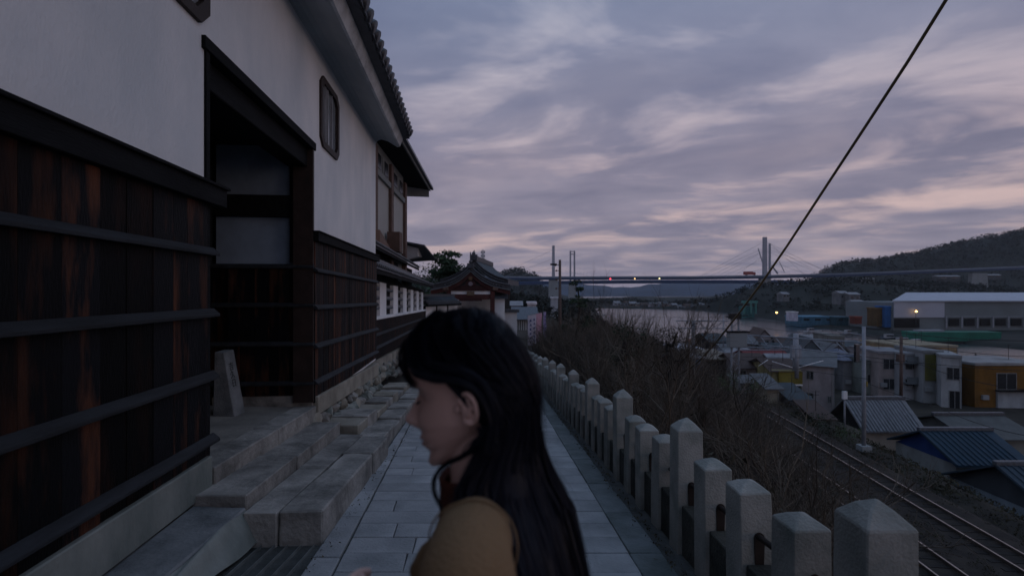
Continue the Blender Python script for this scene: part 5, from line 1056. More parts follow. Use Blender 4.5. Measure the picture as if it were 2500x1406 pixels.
def place(name, lst, m, label, cat='thicket', var=None):
    Vs = []; Fs = []; off = 0; g = np.random.default_rng(2); var = var or VAR
    for (x, y, z, h, wd) in lst:
        v, f = var[g.integers(len(var))]; a = g.uniform(0, 6.28); c, s = math.cos(a), math.sin(a)
        W = np.stack([(v[:, 0] * c - v[:, 1] * s) * wd + x, (v[:, 0] * s + v[:, 1] * c) * wd + y, v[:, 2] * h + z], -1); Vs.append(W); Fs.append(f + off); off += len(v)
    o = from_np(name, np.concatenate(Vs), np.concatenate(Fs), m); return tag(o, label, cat, kind='stuff')
g = np.random.default_rng(21); L1 = []; tries = 0
while len(L1) < 300 and tries < 20000:
    tries += 1; Y = float(3.0 + 52 * g.random() ** 1.25); X = float(g.uniform(2.0, 12.0 + .12 * Y)); v = X + .027 * Y; u = X - .1017 * Y
    if v < 2.0 or u > 11.6: continue
    px = CX + F * X / Y
    if px > 2750: continue
    z = float(terrain(X, Y)); bt = brush_top(px)
    if Y < 17.5 and 1470 < px < 1575: bt = max(bt, 893)
    if Y < 15.5 and 1590 < px < 1672: bt = max(bt, 895)
    if Y < 25 and 1755 < px < 1895: bt = max(bt, 978)
    hm = zt(bt, Y) - z; h = min(g.uniform(2.0, 5.4), hm * g.uniform(.82, 1.03))
    if h < .5: continue
    L1.append((X, Y, z, h, min(3.2, max(1.2, h * g.uniform(.7, 1.1)))))
place('bare_thicket', L1, M_twig, 'tangle of bare brown scrub covering the slope between balustrade and railway')
g = np.random.default_rng(31); P = []; Rr = []
for (x, y, z, h, wd) in L1:
    if g.random() < .75:
        for k in range(9): P.append((x + g.normal() * .22 * wd, y + g.normal() * .22 * wd, z + h * g.uniform(.25, .88))); Rr.append(g.uniform(.12, .34))
tag(clumps('withered_leaves', P, Rr, 16, .13, mat('withered_leaf', (.020, .019, .013), .9, 0, .35, col2=(.062, .052, .034), world_space=True), seed=19), 'withered olive-brown leaves still hanging in the scrub', 'leaves', kind='stuff')
# low dry growth and leaf litter as stuff
P = []; Rr = []
while len(P) < 1500:
    Y = float(1.5 + 55 * g.random() ** 1.2); X = float(g.uniform(1.9, 13 + .12 * Y)); u = X - .1017 * Y
    if u > 11.6: continue
    P.append((X, Y, float(terrain(X, Y)) + .1)); Rr.append(g.uniform(.2, .55))
tag(clumps('dry_undergrowth', P, Rr, 34, .20, mat('dry_leaves', (.016, .017, .011), .9, 0, .6, col2=(.050, .042, .028), world_space=True), squash=.6, seed=3), 'dry grass and leaves under the bare scrub', 'undergrowth', kind='stuff')
P = []; Rr = []
for k in range(1500):                           # weeds on and between the tracks
    Y = float(g.uniform(6, 70)); u = float(g.choice([12.6, 16.0, 19.7])) + g.normal() * .5; P.append((u + .1017 * Y, Y, -10.56)); Rr.append(g.uniform(.08, .26))
for k in range(700):                            # verge beyond the rails
    Y = float(g.uniform(20, 75)); u = g.uniform(19.9, 24.5); X = u + .1017 * Y; P.append((X, Y, float(terrain(X, Y)) + .05)); Rr.append(g.uniform(.2, .6))
tag(clumps('verge_growth', P, Rr, 34, .22, mat('verge_leaves', (.012, .014, .009), .9, 0, .4, col2=(.044, .040, .022), world_space=True), squash=.7, seed=13), 'dark low growth on the verge beyond the far track', 'undergrowth', kind='stuff')
M_bushg = mat('fresh_green_leaves', (.018, .040, .014), .85, 0, 1.2, col2=(.055, .095, .034), world_space=True)
M_ever = mat('evergreen_leaves', (.006, .016, .009), .85, 0, 1.2, col2=(.022, .040, .020), world_space=True)
def leafy(name, lab, cat, c, rx, rz, n, r, m, trunk=True, seed=1, tris=46, ts=.16, grp=None, droop=0):
    g = np.random.default_rng(seed); t = emp(name, lab, cat, tuple(c), 0, grp); P = []
    for k in range(n):
        d = g.normal(size=3); d /= np.linalg.norm(d); q = d * g.uniform(.35, 1) ** .6; P.append((q[0] * rx, q[1] * rx, rz * 1.1 + q[2] * rz))
    clumps('crown', P, g.uniform(.6, 1.2, n) * r, tris, ts, m, t, seed=seed + 1)
    if trunk:
        mb = MB().tube([(0, 0, -1.5), (.1, 0, rz * .6), (0, .1, rz * 1.3)], [.16 + .02 * rx, .12, .05], 7)
        for k in range(5): q = P[k * 3 % n]; mb.tube([(0, 0, rz * .5 + .15 * k), (q[0] * .5, q[1] * .5, (rz * .6 + q[2]) / 2), q], [.07, .045, .02], 5)
        mb.build('trunk', M_bark, t)
    return t
def gz(px, Y): return float(terrain((px - CX) / F * Y, Y))
leafy('green_bush', 'fresh green bush at the edge of the thicket before the brown roofed house', 'bush', (at(1800, 1, 22).x, 22, zt(968, 22)), .85, .55, 22, .30, M_bushg, False, 4, 60, .14)
leafy('olive_bush', 'olive green bush right of the fresh green one above the rails', 'bush', (at(1855, 1, 24).x, 24, zt(1000, 24)), .7, .4, 14, .28, mat('olive_leaves', (.02, .024, .010), .9, 0, 1, col2=(.06, .062, .028), world_space=True), False, 6, 60, .14)
leafy('dark_evergreen', 'dark evergreen tree standing in the thicket left of the water', 'tree', (at(1525, 1, 17).x, 17, zt(912, 17)), .75, .92, 30, .30, M_ever, True, 8, 60, .15)
leafy('brown_tree', 'rounded brown leafed tree at the right end of the thicket skyline', 'tree', (at(1632, 1, 15).x, 15, zt(915, 15)), .62, .72, 30, .24, mat('brown_leaves', (.014, .014, .010), .9, 0, 1.2, col2=(.046, .038, .026), world_space=True), True, 11, 60, .13)
leafy('round_shrub', 'round dark shrub by the black gable beyond the rails', 'bush', (at(2022, 1, 36).x, 36, zt(1062, 36)), 1.3, .8, 14, .5, M_ever, False, 15, 60, .15)
leafy('yellowish_shrub', 'yellowish green shrub at the foot of the grey tiled roof', 'bush', (at(2070, 1, 34).x, 34, zt(1075, 34)), .8, .45, 10, .4, M_bushg, False, 16, 50, .15)
# pine with layered pads
def pine(name, lab, px, Y, zb, h, spread, seed, pads=9):
    g = np.random.default_rng(seed); p = at(px, HZ, Y); t = emp(name, lab, 'pine tree', (p.x, Y, zb)); tr = MB(); path = []; x = 0; y = 0
    for k in range(7): path.append((x, y, h * k / 6)); x += g.uniform(-.22, .3) * h / 8; y += g.uniform(-.2, .2) * h / 8
    tr.tube(path, list(np.linspace(.035, .010, 7) * h), 7); P = []; 
    for k in range(pads):
        i = 2 + int(k * 4.9 / pads); b = Vector(path[min(i, 6)]); a = g.uniform(0, 6.28); L = spread * (1.1 - .09 * k) * g.uniform(.6, 1); e = b + Vector((math.cos(a) * L, math.sin(a) * L, g.uniform(-.05, .12) * h))
        tr.tube([b, (b + e) / 2 + Vector((0, 0, -.03 * h)), e], [.012 * h, .008 * h, .004 * h], 5)
        for q in range(4): P.append(tuple(e + Vector((g.uniform(-.5, .5) * spread * .6, g.uniform(-.5, .5) * spread * .6, g.uniform(-.03, .06) * h))))
    P += [tuple(Vector(path[-1]) + Vector((g.uniform(-.3, .3), g.uniform(-.3, .3), g.uniform(-.1, .2))) * spread * .6) for _ in range(5)]
    tr.build('trunk', M_bark, t); clumps('needles', P, [spread * .26] * len(P), 60, .30, M_pine, t, squash=.32, seed=seed); return t
pine('garden_pine', 'pine with layered branches beside the brown utility pole', 1405, 31, zt(860, 31), 4.0, 1.0, 33, 10)
pine('dark_pine', 'broad dark pine behind the storehouse roof left of the temple gate', 1085, 52, -4.5, 7.6, 3.4, 41, 16)
leafy('temple_pine_mass', 'dense dark green pine crown filling the gap beside the tall house', 'tree', (at(1085, 1, 56).x, 56, -1.5), 4.2, 2.3, 80, 1.0, M_pine, True, 42, 60, .15)
leafy('far_bare_crown', 'grey bare crown standing above the pines on the left skyline', 'tree', (at(1078, 1, 70).x, 70, -1.5), 2.4, 3.2, 30, .7, M_twig, True, 44, 40, .10)
leafy('right_small_tree', 'small bare tree in the thicket behind the farthest posts', 'tree', (at(1345, 1, 33).x, 33, zt(860, 33)), 1.2, .8, 14, .5, M_twig, True, 45, 60, .08)
for i, (px, Y, h) in enumerate(((1470, 27, 3.6), (1440, 24, 3.2), (1500, 40, 4.6), (1580, 30, 3.0), (1390, 26, 2.6))):
    v, f = twig_shrub(60 + i, 4, .2, (9, 10)); z = gz(px, Y); top = zt(brush_top(px) - 14, Y); o = from_np('bare_tree', v * np.array([1.1 * (top - z) / 3, 1.1 * (top - z) / 3, top - z]) * 1.0, f, M_twig); o.location = ((px - CX) / F * Y, Y, z)
    tag(o, ['bare tree with spreading twigs left of the dark evergreen', 'low bare tree between the pole and the evergreen', 'tall bare tree reaching toward the bridge deck', 'bare tree with drooping twigs over the water view', 'slim bare tree right beside the brown utility pole'][i], 'tree', 'bare trees on the slope')
# pale leaves of small flowering growth beyond the posts
p = at(1385, 845, 30); leafy('pale_bush', 'pale violet-grey bush low beside the last posts', 'bush', (p.x, 30, p.z - .4), .9, .45, 12, .35, mat('pale_leaves', (.05, .05, .06), .9, 0, 2, col2=(.12, .11, .13), world_space=True), False, 51, 50, .13)

# distant air
hz = MB().box(-2600, 3400, -40, 3200, -24, 160).build('haze', None); hm = bpy.data.materials.new('haze_air'); hm.use_nodes = True; n_ = hm.node_tree; n_.nodes.clear()
vo = n_.nodes.new('ShaderNodeVolumePrincipled'); vo.inputs['Color'].default_value = (.90, .94, 1.0, 1); vo.inputs['Density'].default_value = 0.00008; vo.inputs['Anisotropy'].default_value = 0.1
mo = n_.nodes.new('ShaderNodeOutputMaterial'); n_.links.new(vo.outputs[0], mo.inputs['Volume']); hz.data.materials.append(hm); hz['kind'] = 'stuff'
# ---------------------------------------------------------------- the woman in the foreground
M_skin = mat('skin', (.56, .36, .305), .5, .06, 6, .05, 120)
M_hair = mat('black_hair', (.0022, .0032, .0085), .45, .2, 3, spec=.16)
M_coat = mat('tan_coat', (.165, .102, .052), .95, 0, 2.5, .5, 260, col2=(.235, .150, .082)); M_neck = mat('rust_turtleneck', (.085, .022, .013), .9, .2, 6, .5, 90)
M_trs = mat('dark_trousers', (.02, .02, .025), .9); M_shoe = mat('black_shoe', (.012, .012, .012), .5); M_lip = mat('lip', (.26, .11, .11), .5, .05, 5)
HC = Vector((-0.064, 0.765, -0.166)); YAW = R(170)
person = emp('person', 'long black haired woman in a tan coat walking across the street with lowered head', 'person', (HC.x, HC.y, -1.62 - .0958 * HC.y), YAW)
OFF = HC.z - person.location.z                 # ear height above the feet; everything below is in head coordinates
def up(v): return [(a, b, c + OFF) for a, b, c in v]
NOD = Matrix.Rotation(R(9), 3, 'Y')             # chin toward the chest
def interp(z, tab): return float(np.interp(z, [a for a, _ in tab], [b for _, b in tab]))
FR = [(-.118, .030), (-.112, .066), (-.104, .082), (-.094, .0865), (-.083, .0815), (-.076, .0800), (-.070, .0862), (-.063, .0890), (-.059, .0850), (-.055, .0905), (-.047, .0885), (-.040, .0860), (-.030, .0875), (0, .0860), (.014, .0800), (.024, .0830), (.036, .0905), (.055, .0945), (.08, .0925), (.10, .0810), (.118, .055), (.130, .0)]
BK = [(-.118, -.03), (-.10, -.005), (-.08, .03), (-.05, .062), (-.02, .080), (.03, .0935), (.055, .086), (.075, .072), (.095, .050), (.115, .025), (.130, .0)]
WD = [(-.118, .012), (-.110, .028), (-.098, .038), (-.08, .0475), (-.06, .055), (-.03, .0620), (0, .0665), (.03, .0705), (.06, .0715), (.085, .060), (.105, .042), (.12, .022), (.130, .0)]
bm = bmesh.new(); NZ, NA = 96, 120; rings = []
for i in range(NZ + 1):
    t = i / NZ; z0 = -.118 + .248 * t; f_, b_, w_ = interp(z0, FR), interp(z0, BK), interp(z0, WD); k = .50 * max(0, min(1, (-.028 - z0) / .085)); ring = []
    for j in range(NA):
        a = 2 * math.pi * j / NA - math.pi; ca, sa = math.cos(a), math.sin(a)
        if ca > 0: ex = 2.25; x = f_ * (abs(ca) ** (2 / ex)); y = w_ * (abs(sa) ** (2 / (2.05 if z0 > -.05 else 1.85))) * (1 if sa > 0 else -1)
        else: x = -b_ * abs(ca) ** .95; y = w_ * abs(sa) ** .95 * (1 if sa > 0 else -1)
        z = z0 + k * (.088 - x)
        if ca > 0:                              # nose, eyes, lips, cheeks
            nose = .0235 * math.exp(-((z0 + .026) / .0125) ** 2) * math.exp(-(y / .0105) ** 2) + (.015 * math.exp(-((z0 + .010) / .016) ** 2) + .006 * math.exp(-((z0 - .012) / .014) ** 2)) * math.exp(-(y / .0085) ** 2) + .011 * math.exp(-((z0 + .029) / .008) ** 2) * math.exp(-((abs(y) - .013) / .006) ** 2)
            eye = -.0125 * math.exp(-((z0 - .012) / .015) ** 2) * math.exp(-((abs(y) - .031) / .018) ** 2) + .0085 * math.exp(-((z0 - .010) / .0095) ** 2) * math.exp(-((abs(y) - .031) / .0125) ** 2)
            brow = .0025 * math.exp(-((z0 - .034) / .007) ** 2) * math.exp(-((abs(y) - .03) / .02) ** 2)
            cheek = .0045 * math.exp(-((z0 + .022) / .022) ** 2) * math.exp(-((abs(y) - .042) / .016) ** 2)
            x += nose + eye + brow + cheek
        ring.append(bm.verts.new((x, y, z)))
    rings.append(ring)
for r0, r1 in zip(rings[:-1], rings[1:]):
    for j in range(NA): bm.faces.new((r0[j], r0[(j + 1) % NA], r1[(j + 1) % NA], r1[j]))
bm.faces.new(rings[0][::-1]); bmesh.ops.remove_doubles(bm, verts=bm.verts, dist=.0002)
me = bpy.data.meshes.new('head'); bm.to_mesh(me); bm.free()
headm = MB(); headm.v = [tuple(v.co) for v in me.vertices]; headm.f = [tuple(p.vertices) for p in me.polygons]
for sy in (1, -1):                              # ears
    ear = []
    for q in range(15):
        a = R(-125) + R(285) * q / 14; ear.append((-.012 - .0128 * math.cos(a) * (1 if math.sin(a) < 0 else 1.05) - .004, sy * (.0770 + .009 * max(0, -math.cos(a + 2.6))), -.002 + .0218 * math.sin(a)))
    headm.tube(ear, [.0026] + [.0040] * 12 + [.0052, .0045], 8)
    headm.sphere((-.014, sy * .0735, -.001), .012, 12, 8, (1.02, .62, 1.75)); headm.sphere((-.009, sy * .0745, -.0215), .0070, 10, 7, (1, .45, 1.2)); headm.sphere((.0035, sy * .0690, -.004), .0052, 8, 6, (.9, .8, 1.3))
    headm.tube([(-.016, sy * .0805, -.014), (-.021, sy * .0825, .001), (-.017, sy * .0825, .013)], .0024, 6)
V = [NOD @ Vector(v) for v in headm.v]; headm.v = [tuple(v) for v in V]
headm.tube([(-.014, 0, -.035), (-.014, 0, -.09), (-.018, 0, -.15), (-.030, 0, -.20)], [.050, .0475, .050, .060], 24)
me = bpy.data.meshes.new('hd'); me.from_pydata(headm.v, [], headm.f); ho = bpy.data.objects.new('hd', me); COL.objects.link(ho)
rmod = ho.modifiers.new('r', 'REMESH'); rmod.mode = 'VOXEL'; rmod.voxel_size = .0019; rmod.use_smooth_shade = True
sm = ho.modifiers.new('s', 'SMOOTH'); sm.factor = .5; sm.iterations = 4
dg = bpy.context.evaluated_depsgraph_get(); head_me = bpy.data.meshes.new_from_object(ho.evaluated_get(dg)); bpy.data.objects.remove(ho)
# body: one skinned figure with arms, hands and legs
def skin_mesh(nodes, edges, root, sub=2):
    me = bpy.data.meshes.new('sk'); me.from_pydata([n[0] for n in nodes], edges, []); o = bpy.data.objects.new('sk', me); COL.objects.link(o)
    o.modifiers.new('skin', 'SKIN'); lay = me.skin_vertices[0].data
    for i, n in enumerate(nodes): r = n[1]; lay[i].radius = r if isinstance(r, tuple) else (r, r)
    for i in range(len(nodes)): lay[i].use_root = (i == root)
    s_ = o.modifiers.new('sub', 'SUBSURF'); s_.levels = sub; s_.render_levels = sub
    dg = bpy.context.evaluated_depsgraph_get(); out = bpy.data.meshes.new_from_object(o.evaluated_get(dg)); bpy.data.objects.remove(o); return out
hipz = -.80 + .171; ft = -OFF
SH = {1: (-.040, .160, -.160), -1: (-.050, -.165, -.175)}
EL = {1: (-.034, .205, -.43), -1: (-.02, -.215, -.42)}
WR = {1: (.112, .120, -.325), -1: (.16, -.17, -.56)}
nodes = [((-.155, 0, hipz), (.125, .105))]; edges = []
def nd(p, r, par): nodes.append((p, r)); edges.append((par, len(nodes) - 1)); return len(nodes) - 1
sp1 = nd((-.135, 0, hipz + .16), (.105, .085), 0); sp2 = nd((-.085, 0, hipz + .33), (.105, .075), sp1); ch = nd((-.055, 0, -.22), (.085, .06), sp2); nk = nd((-.030, 0, -.16), .045, ch)
for s_ in (1, -1):
    a = nd((-.045, s_ * .10, -.185), .048, ch); b_ = nd(SH[s_], .036, a); c = nd(EL[s_], .032, b_); d_ = nd(WR[s_], .024, c)
    h0 = nd((-.155, s_ * .095, hipz - .06), .085, 0); k_ = nd((-.12 + .06 * s_, s_ * .095, hipz - .45), .052, h0); an = nd((-.16 + .06 * s_, s_ * .09, ft + .085), .034, k_); to = nd((-.02 + .06 * s_, s_ * .10, ft + .03), .026, an)
body_me = skin_mesh(nodes, edges, 0)
def hand_mesh(w, fwd, side, upv, thumb):
    """a relaxed, curled hand: w wrist, fwd along the palm, side across the knuckles toward the thumb, upv back of the hand"""
    w = Vector(w); f = Vector(fwd).normalized(); s = Vector(side).normalized(); u = Vector(upv).normalized(); pal = MB()
    N = [(tuple(w - f * .02), .022), (tuple(w + f * .028), (.030, .015)), (tuple(w + f * .066), (.034, .013))]; E = [(0, 1), (1, 2)]
    me1 = skin_mesh(N, E, 0, 2); ms = [me1]
    for i, (o_, L) in enumerate(((.028, .070), (.010, .078), (-.008, .072), (-.025, .058))):
        p = w + f * .062 + s * o_; d1 = (f * .86 - u * .35 + s * o_ * 3).normalized(); p1 = p + d1 * L * .45; d2 = (f * .35 - u * .93).normalized(); p2 = p1 + d2 * L * .32; d3 = (f * -.2 - u).normalized(); p3 = p2 + d3 * L * .25
        ms.append(skin_mesh([(tuple(w + f * .035 + s * o_ * .8), .009), (tuple(p), .0098), (tuple(p1), .0088), (tuple(p2), .0078), (tuple(p3), .0066)], [(0, 1), (1, 2), (2, 3), (3, 4)], 0, 2))
    q = w + f * .018 + s * .022; ms.append(skin_mesh([(tuple(w + f * .01 + s * .005), .013), (tuple(q + s * .012 + f * .014 - u * .006), .0125), (tuple(q + s * .022 + f * .044 - u * .016), .0105), (tuple(q + s * .016 + f * .070 - u * .022), .0082)], [(0, 1), (1, 2), (2, 3)], 0, 2))
    return ms
parts = [head_me, body_me]
parts += hand_mesh(WR[1], (.75, -.45, .30), (-.30, .1, .9), (.55, .8, .15), 1)
parts += hand_mesh(WR[-1], (.35, .1, -.9), (.9, 0, .3), (.1, -1, 0), 1)
vs = []; fs = []; 
for p_ in parts:
    b0 = len(vs); vs += [tuple(v.co) for v in p_.vertices]; fs += [tuple(b0 + i for i in f.vertices) for f in p_.polygons]
me = bpy.data.meshes.new('body'); me.from_pydata(up(vs), [], fs); body = link('body', me, M_skin, person, True)
# eyelashes, brow, lips
def hp(x, y, z): v = NOD @ Vector((x, y, z)); return (v.x, v.y, v.z + OFF)
for sy in (1, -1):
    MB().tube([hp(.0800 - .006 * abs(q), sy * (.031 + .0125 * q), .0055 + .002 * q * q) for q in np.linspace(-1, 1, 7)], [.0008, .0015, .0018, .0019, .0018, .0016, .0008], 5).build('eyelashes', M_hair, person)
    MB().tube([hp(.0925 - .008 * (q + .4) ** 2 - .003, sy * (.030 + .016 * q), .036 + .002 * math.cos(2 * q)) for q in np.linspace(-1, 1, 7)], [.0008, .002, .0022, .0022, .002, .0016, .0006], 5).build('eyebrow', M_hair, person)
m = MB()
for zc, r, dx in ((-.0545, .0036, .0905), (-.0635, .0042, .0885)): m.tube([hp(dx - .0165 * q * q, .021 * q, zc + (.0015 - .003 * q * q if zc > -.06 else .002 * q * q)) for q in np.linspace(-1, 1, 9)], [.0008, .0020, r * .8, r, r * .95, r, r * .8, .0020, .0008], 7)
m.build('lips', M_lip, person, True)
# turtleneck and coat
def loft(rings_, name, m, smooth=True, seg=40, wob=0.0, closed=True, sx=1.0):
    """rings: (centre, rx, ry, tilt about y)"""
    V = []; n = len(rings_)
    for i, (c, rx, ry, tl) in enumerate(rings_):
        for k in range(seg):
            a = 2 * math.pi * k / seg; w = 1 + wob * math.sin(3 * a + i * .9) + wob * .6 * math.sin(7 * a - i * 1.3)
            x, y = rx * math.cos(a) * w, ry * math.sin(a) * w; V.append((c[0] + x * math.cos(tl), c[1] + y, c[2] - x * math.sin(tl) + OFF))
    mb = MB(); mb.add(V, [(i * seg + k, i * seg + (k + 1) % seg, (i + 1) * seg + (k + 1) % seg, (i + 1) * seg + k) for i in range(n - 1) for k in range(seg)])
    return mb
tn = loft([((-.030, 0, -.215), .085, .090, .25), ((-.014, 0, -.165), .064, .064, .2), ((-.008, 0, -.128), .0575, .058, .15), ((-.007, 0, -.118), .060, .060, .15), ((-.007, 0, -.113), .057, .057, .15), ((-.007, 0, -.123), .050, .051, .15)], 't', None, wob=.012)
tn.build('turtleneck', M_neck, person, True)
co = loft([((-.12, 0, -.98), .190, .215, 0), ((-.125, 0, -.80), .170, .200, 0), ((-.120, 0, -.62), .145, .175, 0), ((-.100, 0, -.45), .118, .160, .04), ((-.075, 0, -.34), .110, .165, .06), ((-.058, 0, -.27), .106, .168, .1), ((-.048, 0, -.215), .096, .150, .15), ((-.040, 0, -.182), .082, .115, .2), ((-.028, 0, -.168), .074, .084, .25), ((-.024, 0, -.162), .068, .074, .25), ((-.024, 0, -.170), .062, .066, .25)], 'c', None, wob=.02)
coat_v = co.v; coat_f = co.f; allm = MB(); allm.v = list(coat_v); allm.f = list(coat_f)
coat = allm.build('coat', M_coat, person, True)
for s_ in (1, -1):
    S, E, W = Vector(SH[s_]), Vector(EL[s_]), Vector(WR[s_]); path = [(Vector((-.040, s_ * .080, S.z - .025)), .040), (S + Vector((.004, -s_ * .045, .004)), .047), (S + Vector((.0, s_ * .002, -.004)), .0560), (S.lerp(E, .15) + Vector((0, s_ * .005, 0)), .0625), (S.lerp(E, .35), .0625), (S.lerp(E, .6), .058), (S.lerp(E, .85), .054), (E + Vector((0, 0, -.012)), .054), (E.lerp(W, .2), .052), (E.lerp(W, .6), .047), (E.lerp(W, .90), .044), (E.lerp(W, .94), .046)]
    pts = [Vector((p.x, p.y, p.z + OFF)) for p, _ in path]
    # smooth the path
    P2 = []; R2 = []
    for i in range(len(pts) - 1):
        for q in (0, .34, .67): 
            p0, p1, p2, p3 = pts[max(i - 1, 0)], pts[i], pts[i + 1], pts[min(i + 2, len(pts) - 1)]
            P2.append(.5 * ((2 * p1) + (p2 - p0) * q + (2 * p0 - 5 * p1 + 4 * p2 - p3) * q * q + (3 * p1 - p0 - 3 * p2 + p3) * q ** 3)); R2.append((path[i][1] * (1 - q) + path[i + 1][1] * q) * (1 + .035 * math.sin(i * 5 + q * 9)))
    MB().tube(P2, R2, 28, cap=True).build('sleeve', M_coat, person, True)
S1 = Vector(SH[1]); MB().tube([(S1.x + .060 * math.cos(a) * .98 + .002, S1.y - .022 + .006 * math.sin(2 * a), S1.z + .058 * math.sin(a) + OFF) for a in np.linspace(-.6, 3.8, 22)], .0013, 6).build('shoulder_seam', M_coat, person, True)
# lapel and collar edge standing out in front
lap = MB(); LP = [(.010, .066, -.172), (.028, .064, -.200), (.045, .058, -.225), (.056, .050, -.250), (.050, .045, -.275), (.040, .045, -.36), (.020, .04, -.6)]
lap.tube([(x, y, z + OFF) for x, y, z in LP], [.010, .016, .022, .026, .024, .03, .03], 14); lap.tube([(x, -y, z + OFF) for x, y, z in LP], [.010, .016, .022, .026, .024, .03, .03], 12); lap.build('lapel', M_coat, person, True)
for s_ in (1, -1):
    mb = MB().tube([(-.155, s_ * .095, hipz - .02 + OFF), (-.12 + .06 * s_, s_ * .095, hipz - .45 + OFF), (-.16 + .06 * s_, s_ * .09, .10)], [.078, .066, .062], 16); mb.build('trouser_leg', M_trs, person, True)
    mb = MB().tube([(-.19 + .06 * s_, s_ * .09, .045), (-.12 + .06 * s_, s_ * .095, .055), (-.03 + .06 * s_, s_ * .10, .035), (.01 + .06 * s_, s_ * .10, .03)], [.036, .044, .038, .024], 12); mb.build('shoe', M_shoe, person, True)
# hair: an opaque shell over skull and back, and strands combed over it
EX = [(.140, .003, -.030, .050), (.03, -.028, -.106, .083), (.0, -.030, -.108, .084), (-.02, -.028, -.109, .086), (-.04, -.014, -.112, .087), (-.06, .010, -.116, .088), (-.08, .026, -.122, .090), (-.095, .026, -.128, .092), (-.127, .016, -.139, .100), (-.157, -.010, -.153, .122), (-.188, -.036, -.157, .145), (-.252, -.078, -.172, .165), (-.37, -.100, -.192, .165), (-.52, -.120, -.215, .14), (-.60, -.14, -.21, .11)]
def hx_(z): 
    zs = [e[0] for e in EX][::-1]; return [float(np.interp(z, zs, [e[k] for e in EX][::-1])) for k in (1, 2, 3)]
def hairline(side_z):                           # how far forward hair may stand at a height, in head x
    return float(np.interp(side_z, [-.03, -.005, .02, .032, .045, .06, .08, .10], [-.034, -.034, -.030, .000, .040, .068, .092, .110]))
# strands
g = np.random.default_rng(77); NS = 15000; NP = 26; VV = []; FF = []; off = 0
def skull(dirv, k=1.0):
    """point on the hair cap in a direction (ellipsoid with flatter sides)"""
    d = dirv / np.linalg.norm(dirv); a = np.array([.1045 if d[0] < 0 else .101, .0800, .136 if d[2] > 0 else .12]) ; t = 1 / math.sqrt(((d / a) ** 2).sum()); return d * t * k
def strand(bc, side, layer):
    """bc: 0 = front (over the temple) .. 1 = middle of the back"""
    xp = .070 - .150 * bc + g.normal() * .010; root = np.array([xp, side * abs(g.normal()) * .004, .145]); root[2] = .10
    r0 = skull(np.array([root[0], side * abs(g.normal()) * .006, .115]))
    # where it leaves the skull
    az = (121 + 59 * bc + g.normal() * 3) * math.pi / 180
    zl = -.010 - .03 * g.random(); ex = skull(np.array([math.cos(az) * 1.0, math.sin(az) * side, zl / .09 * 1.0 * .9]))
    k = 1.0 + .045 * layer; pts = []
    for t in np.linspace(0, 1, 11):
        m_ = r0 * (1 - t) + ex * t; bulge = .038 * math.sin(math.pi * t) * (1 - bc) ; m_ = m_ + np.array([bulge * .7, side * .07 * math.sin(math.pi * t) * (1 - bc ** 2.5), .05 * math.sin(math.pi * t)])
        q_ = NOD @ Vector(skull(m_, k + .012 * math.sin(6 * t + bc * 9))); pts.append(np.array(q_) if t < .8 else np.array(q_) * (1 - (t - .8) * 2.5) + skull(m_, k) * (t - .8) * 2.5)
    # hanging part: toward the curtain
    f0 = (1 - bc); zend = -.50 - .09 * g.random(); n2 = NP - 11; phase = g.uniform(0, 6.28); amp = .003 + .004 * g.random(); jx = g.normal() * .004; ww = g.uniform(.82, 1.04) if layer > .3 else g.uniform(.6, .98)
    for q in range(1, n2 + 1):
        t = q / n2; z = pts[10][2] + (zend - pts[10][2]) * t; xf, xb, yw = hx_(z); ang = (1 - f0) * math.pi * .5
        tx = xb + (xf - xb) * (f0 ** 1.15) + jx; ty = side * yw * math.cos(ang) ** .8 * ww if bc < .999 else 0
        bl = min(1, t * 3.2); bl = bl * bl * (3 - 2 * bl); px_ = pts[10] * (1 - bl) + np.array([tx, ty, z]) * bl
        px_ = np.array([px_[0] + amp * math.sin(7 * t + phase) * t, px_[1] + amp * math.cos(5 * t + phase) * t, z]); pts.append(px_)
    return np.array(pts)
def ribbon(P, w, V_, F_, off):
    n = len(P); T = np.gradient(P, axis=0); T /= np.linalg.norm(T, axis=1)[:, None] + 1e-9; N = P - np.array([-.03, 0, 0]); N[:, 2] *= .15; B = np.cross(T, N); B /= np.linalg.norm(B, axis=1)[:, None] + 1e-9
    tl_ = g.uniform(-.75, .75); Nn = np.cross(B, T); B = B * math.cos(tl_) + Nn * math.sin(tl_)
    ww = w * np.concatenate([np.linspace(.6, 1, 4), np.ones(n - 8), np.linspace(1, .25, 4)])[:, None]
    V_.append(P + B * ww); V_.append(P - B * ww); F_.append(np.array([(off + i, off + i + 1, off + n + i + 1, off + n + i) for i in range(n - 1)])); return off + 2 * n
for s in range(NS):
    side = 1 if g.random() < .62 else -1; bc = g.random() ** .7; layer = g.random() ** .6 if s % 3 else 0.0
    off = ribbon(strand(bc, side, layer), .0011 + .0008 * g.random(), VV, FF, off)
for s in range(260):                            # flyaway hairs
    side = 1 if g.random() < .6 else -1; P_ = strand(g.random(), side, 1.0); n_ = len(P_); d_ = g.normal(size=3) * np.array([.016, .016, .008]); P_ = P_ * (1 + .02 * g.random()) + d_[None, :] * (np.linspace(0, 1, n_) ** 1.5)[:, None] + .004 * np.sin(np.linspace(0, 9, n_) + g.uniform(0, 6))[:, None]
    off = ribbon(P_, .00035, VV, FF, off)
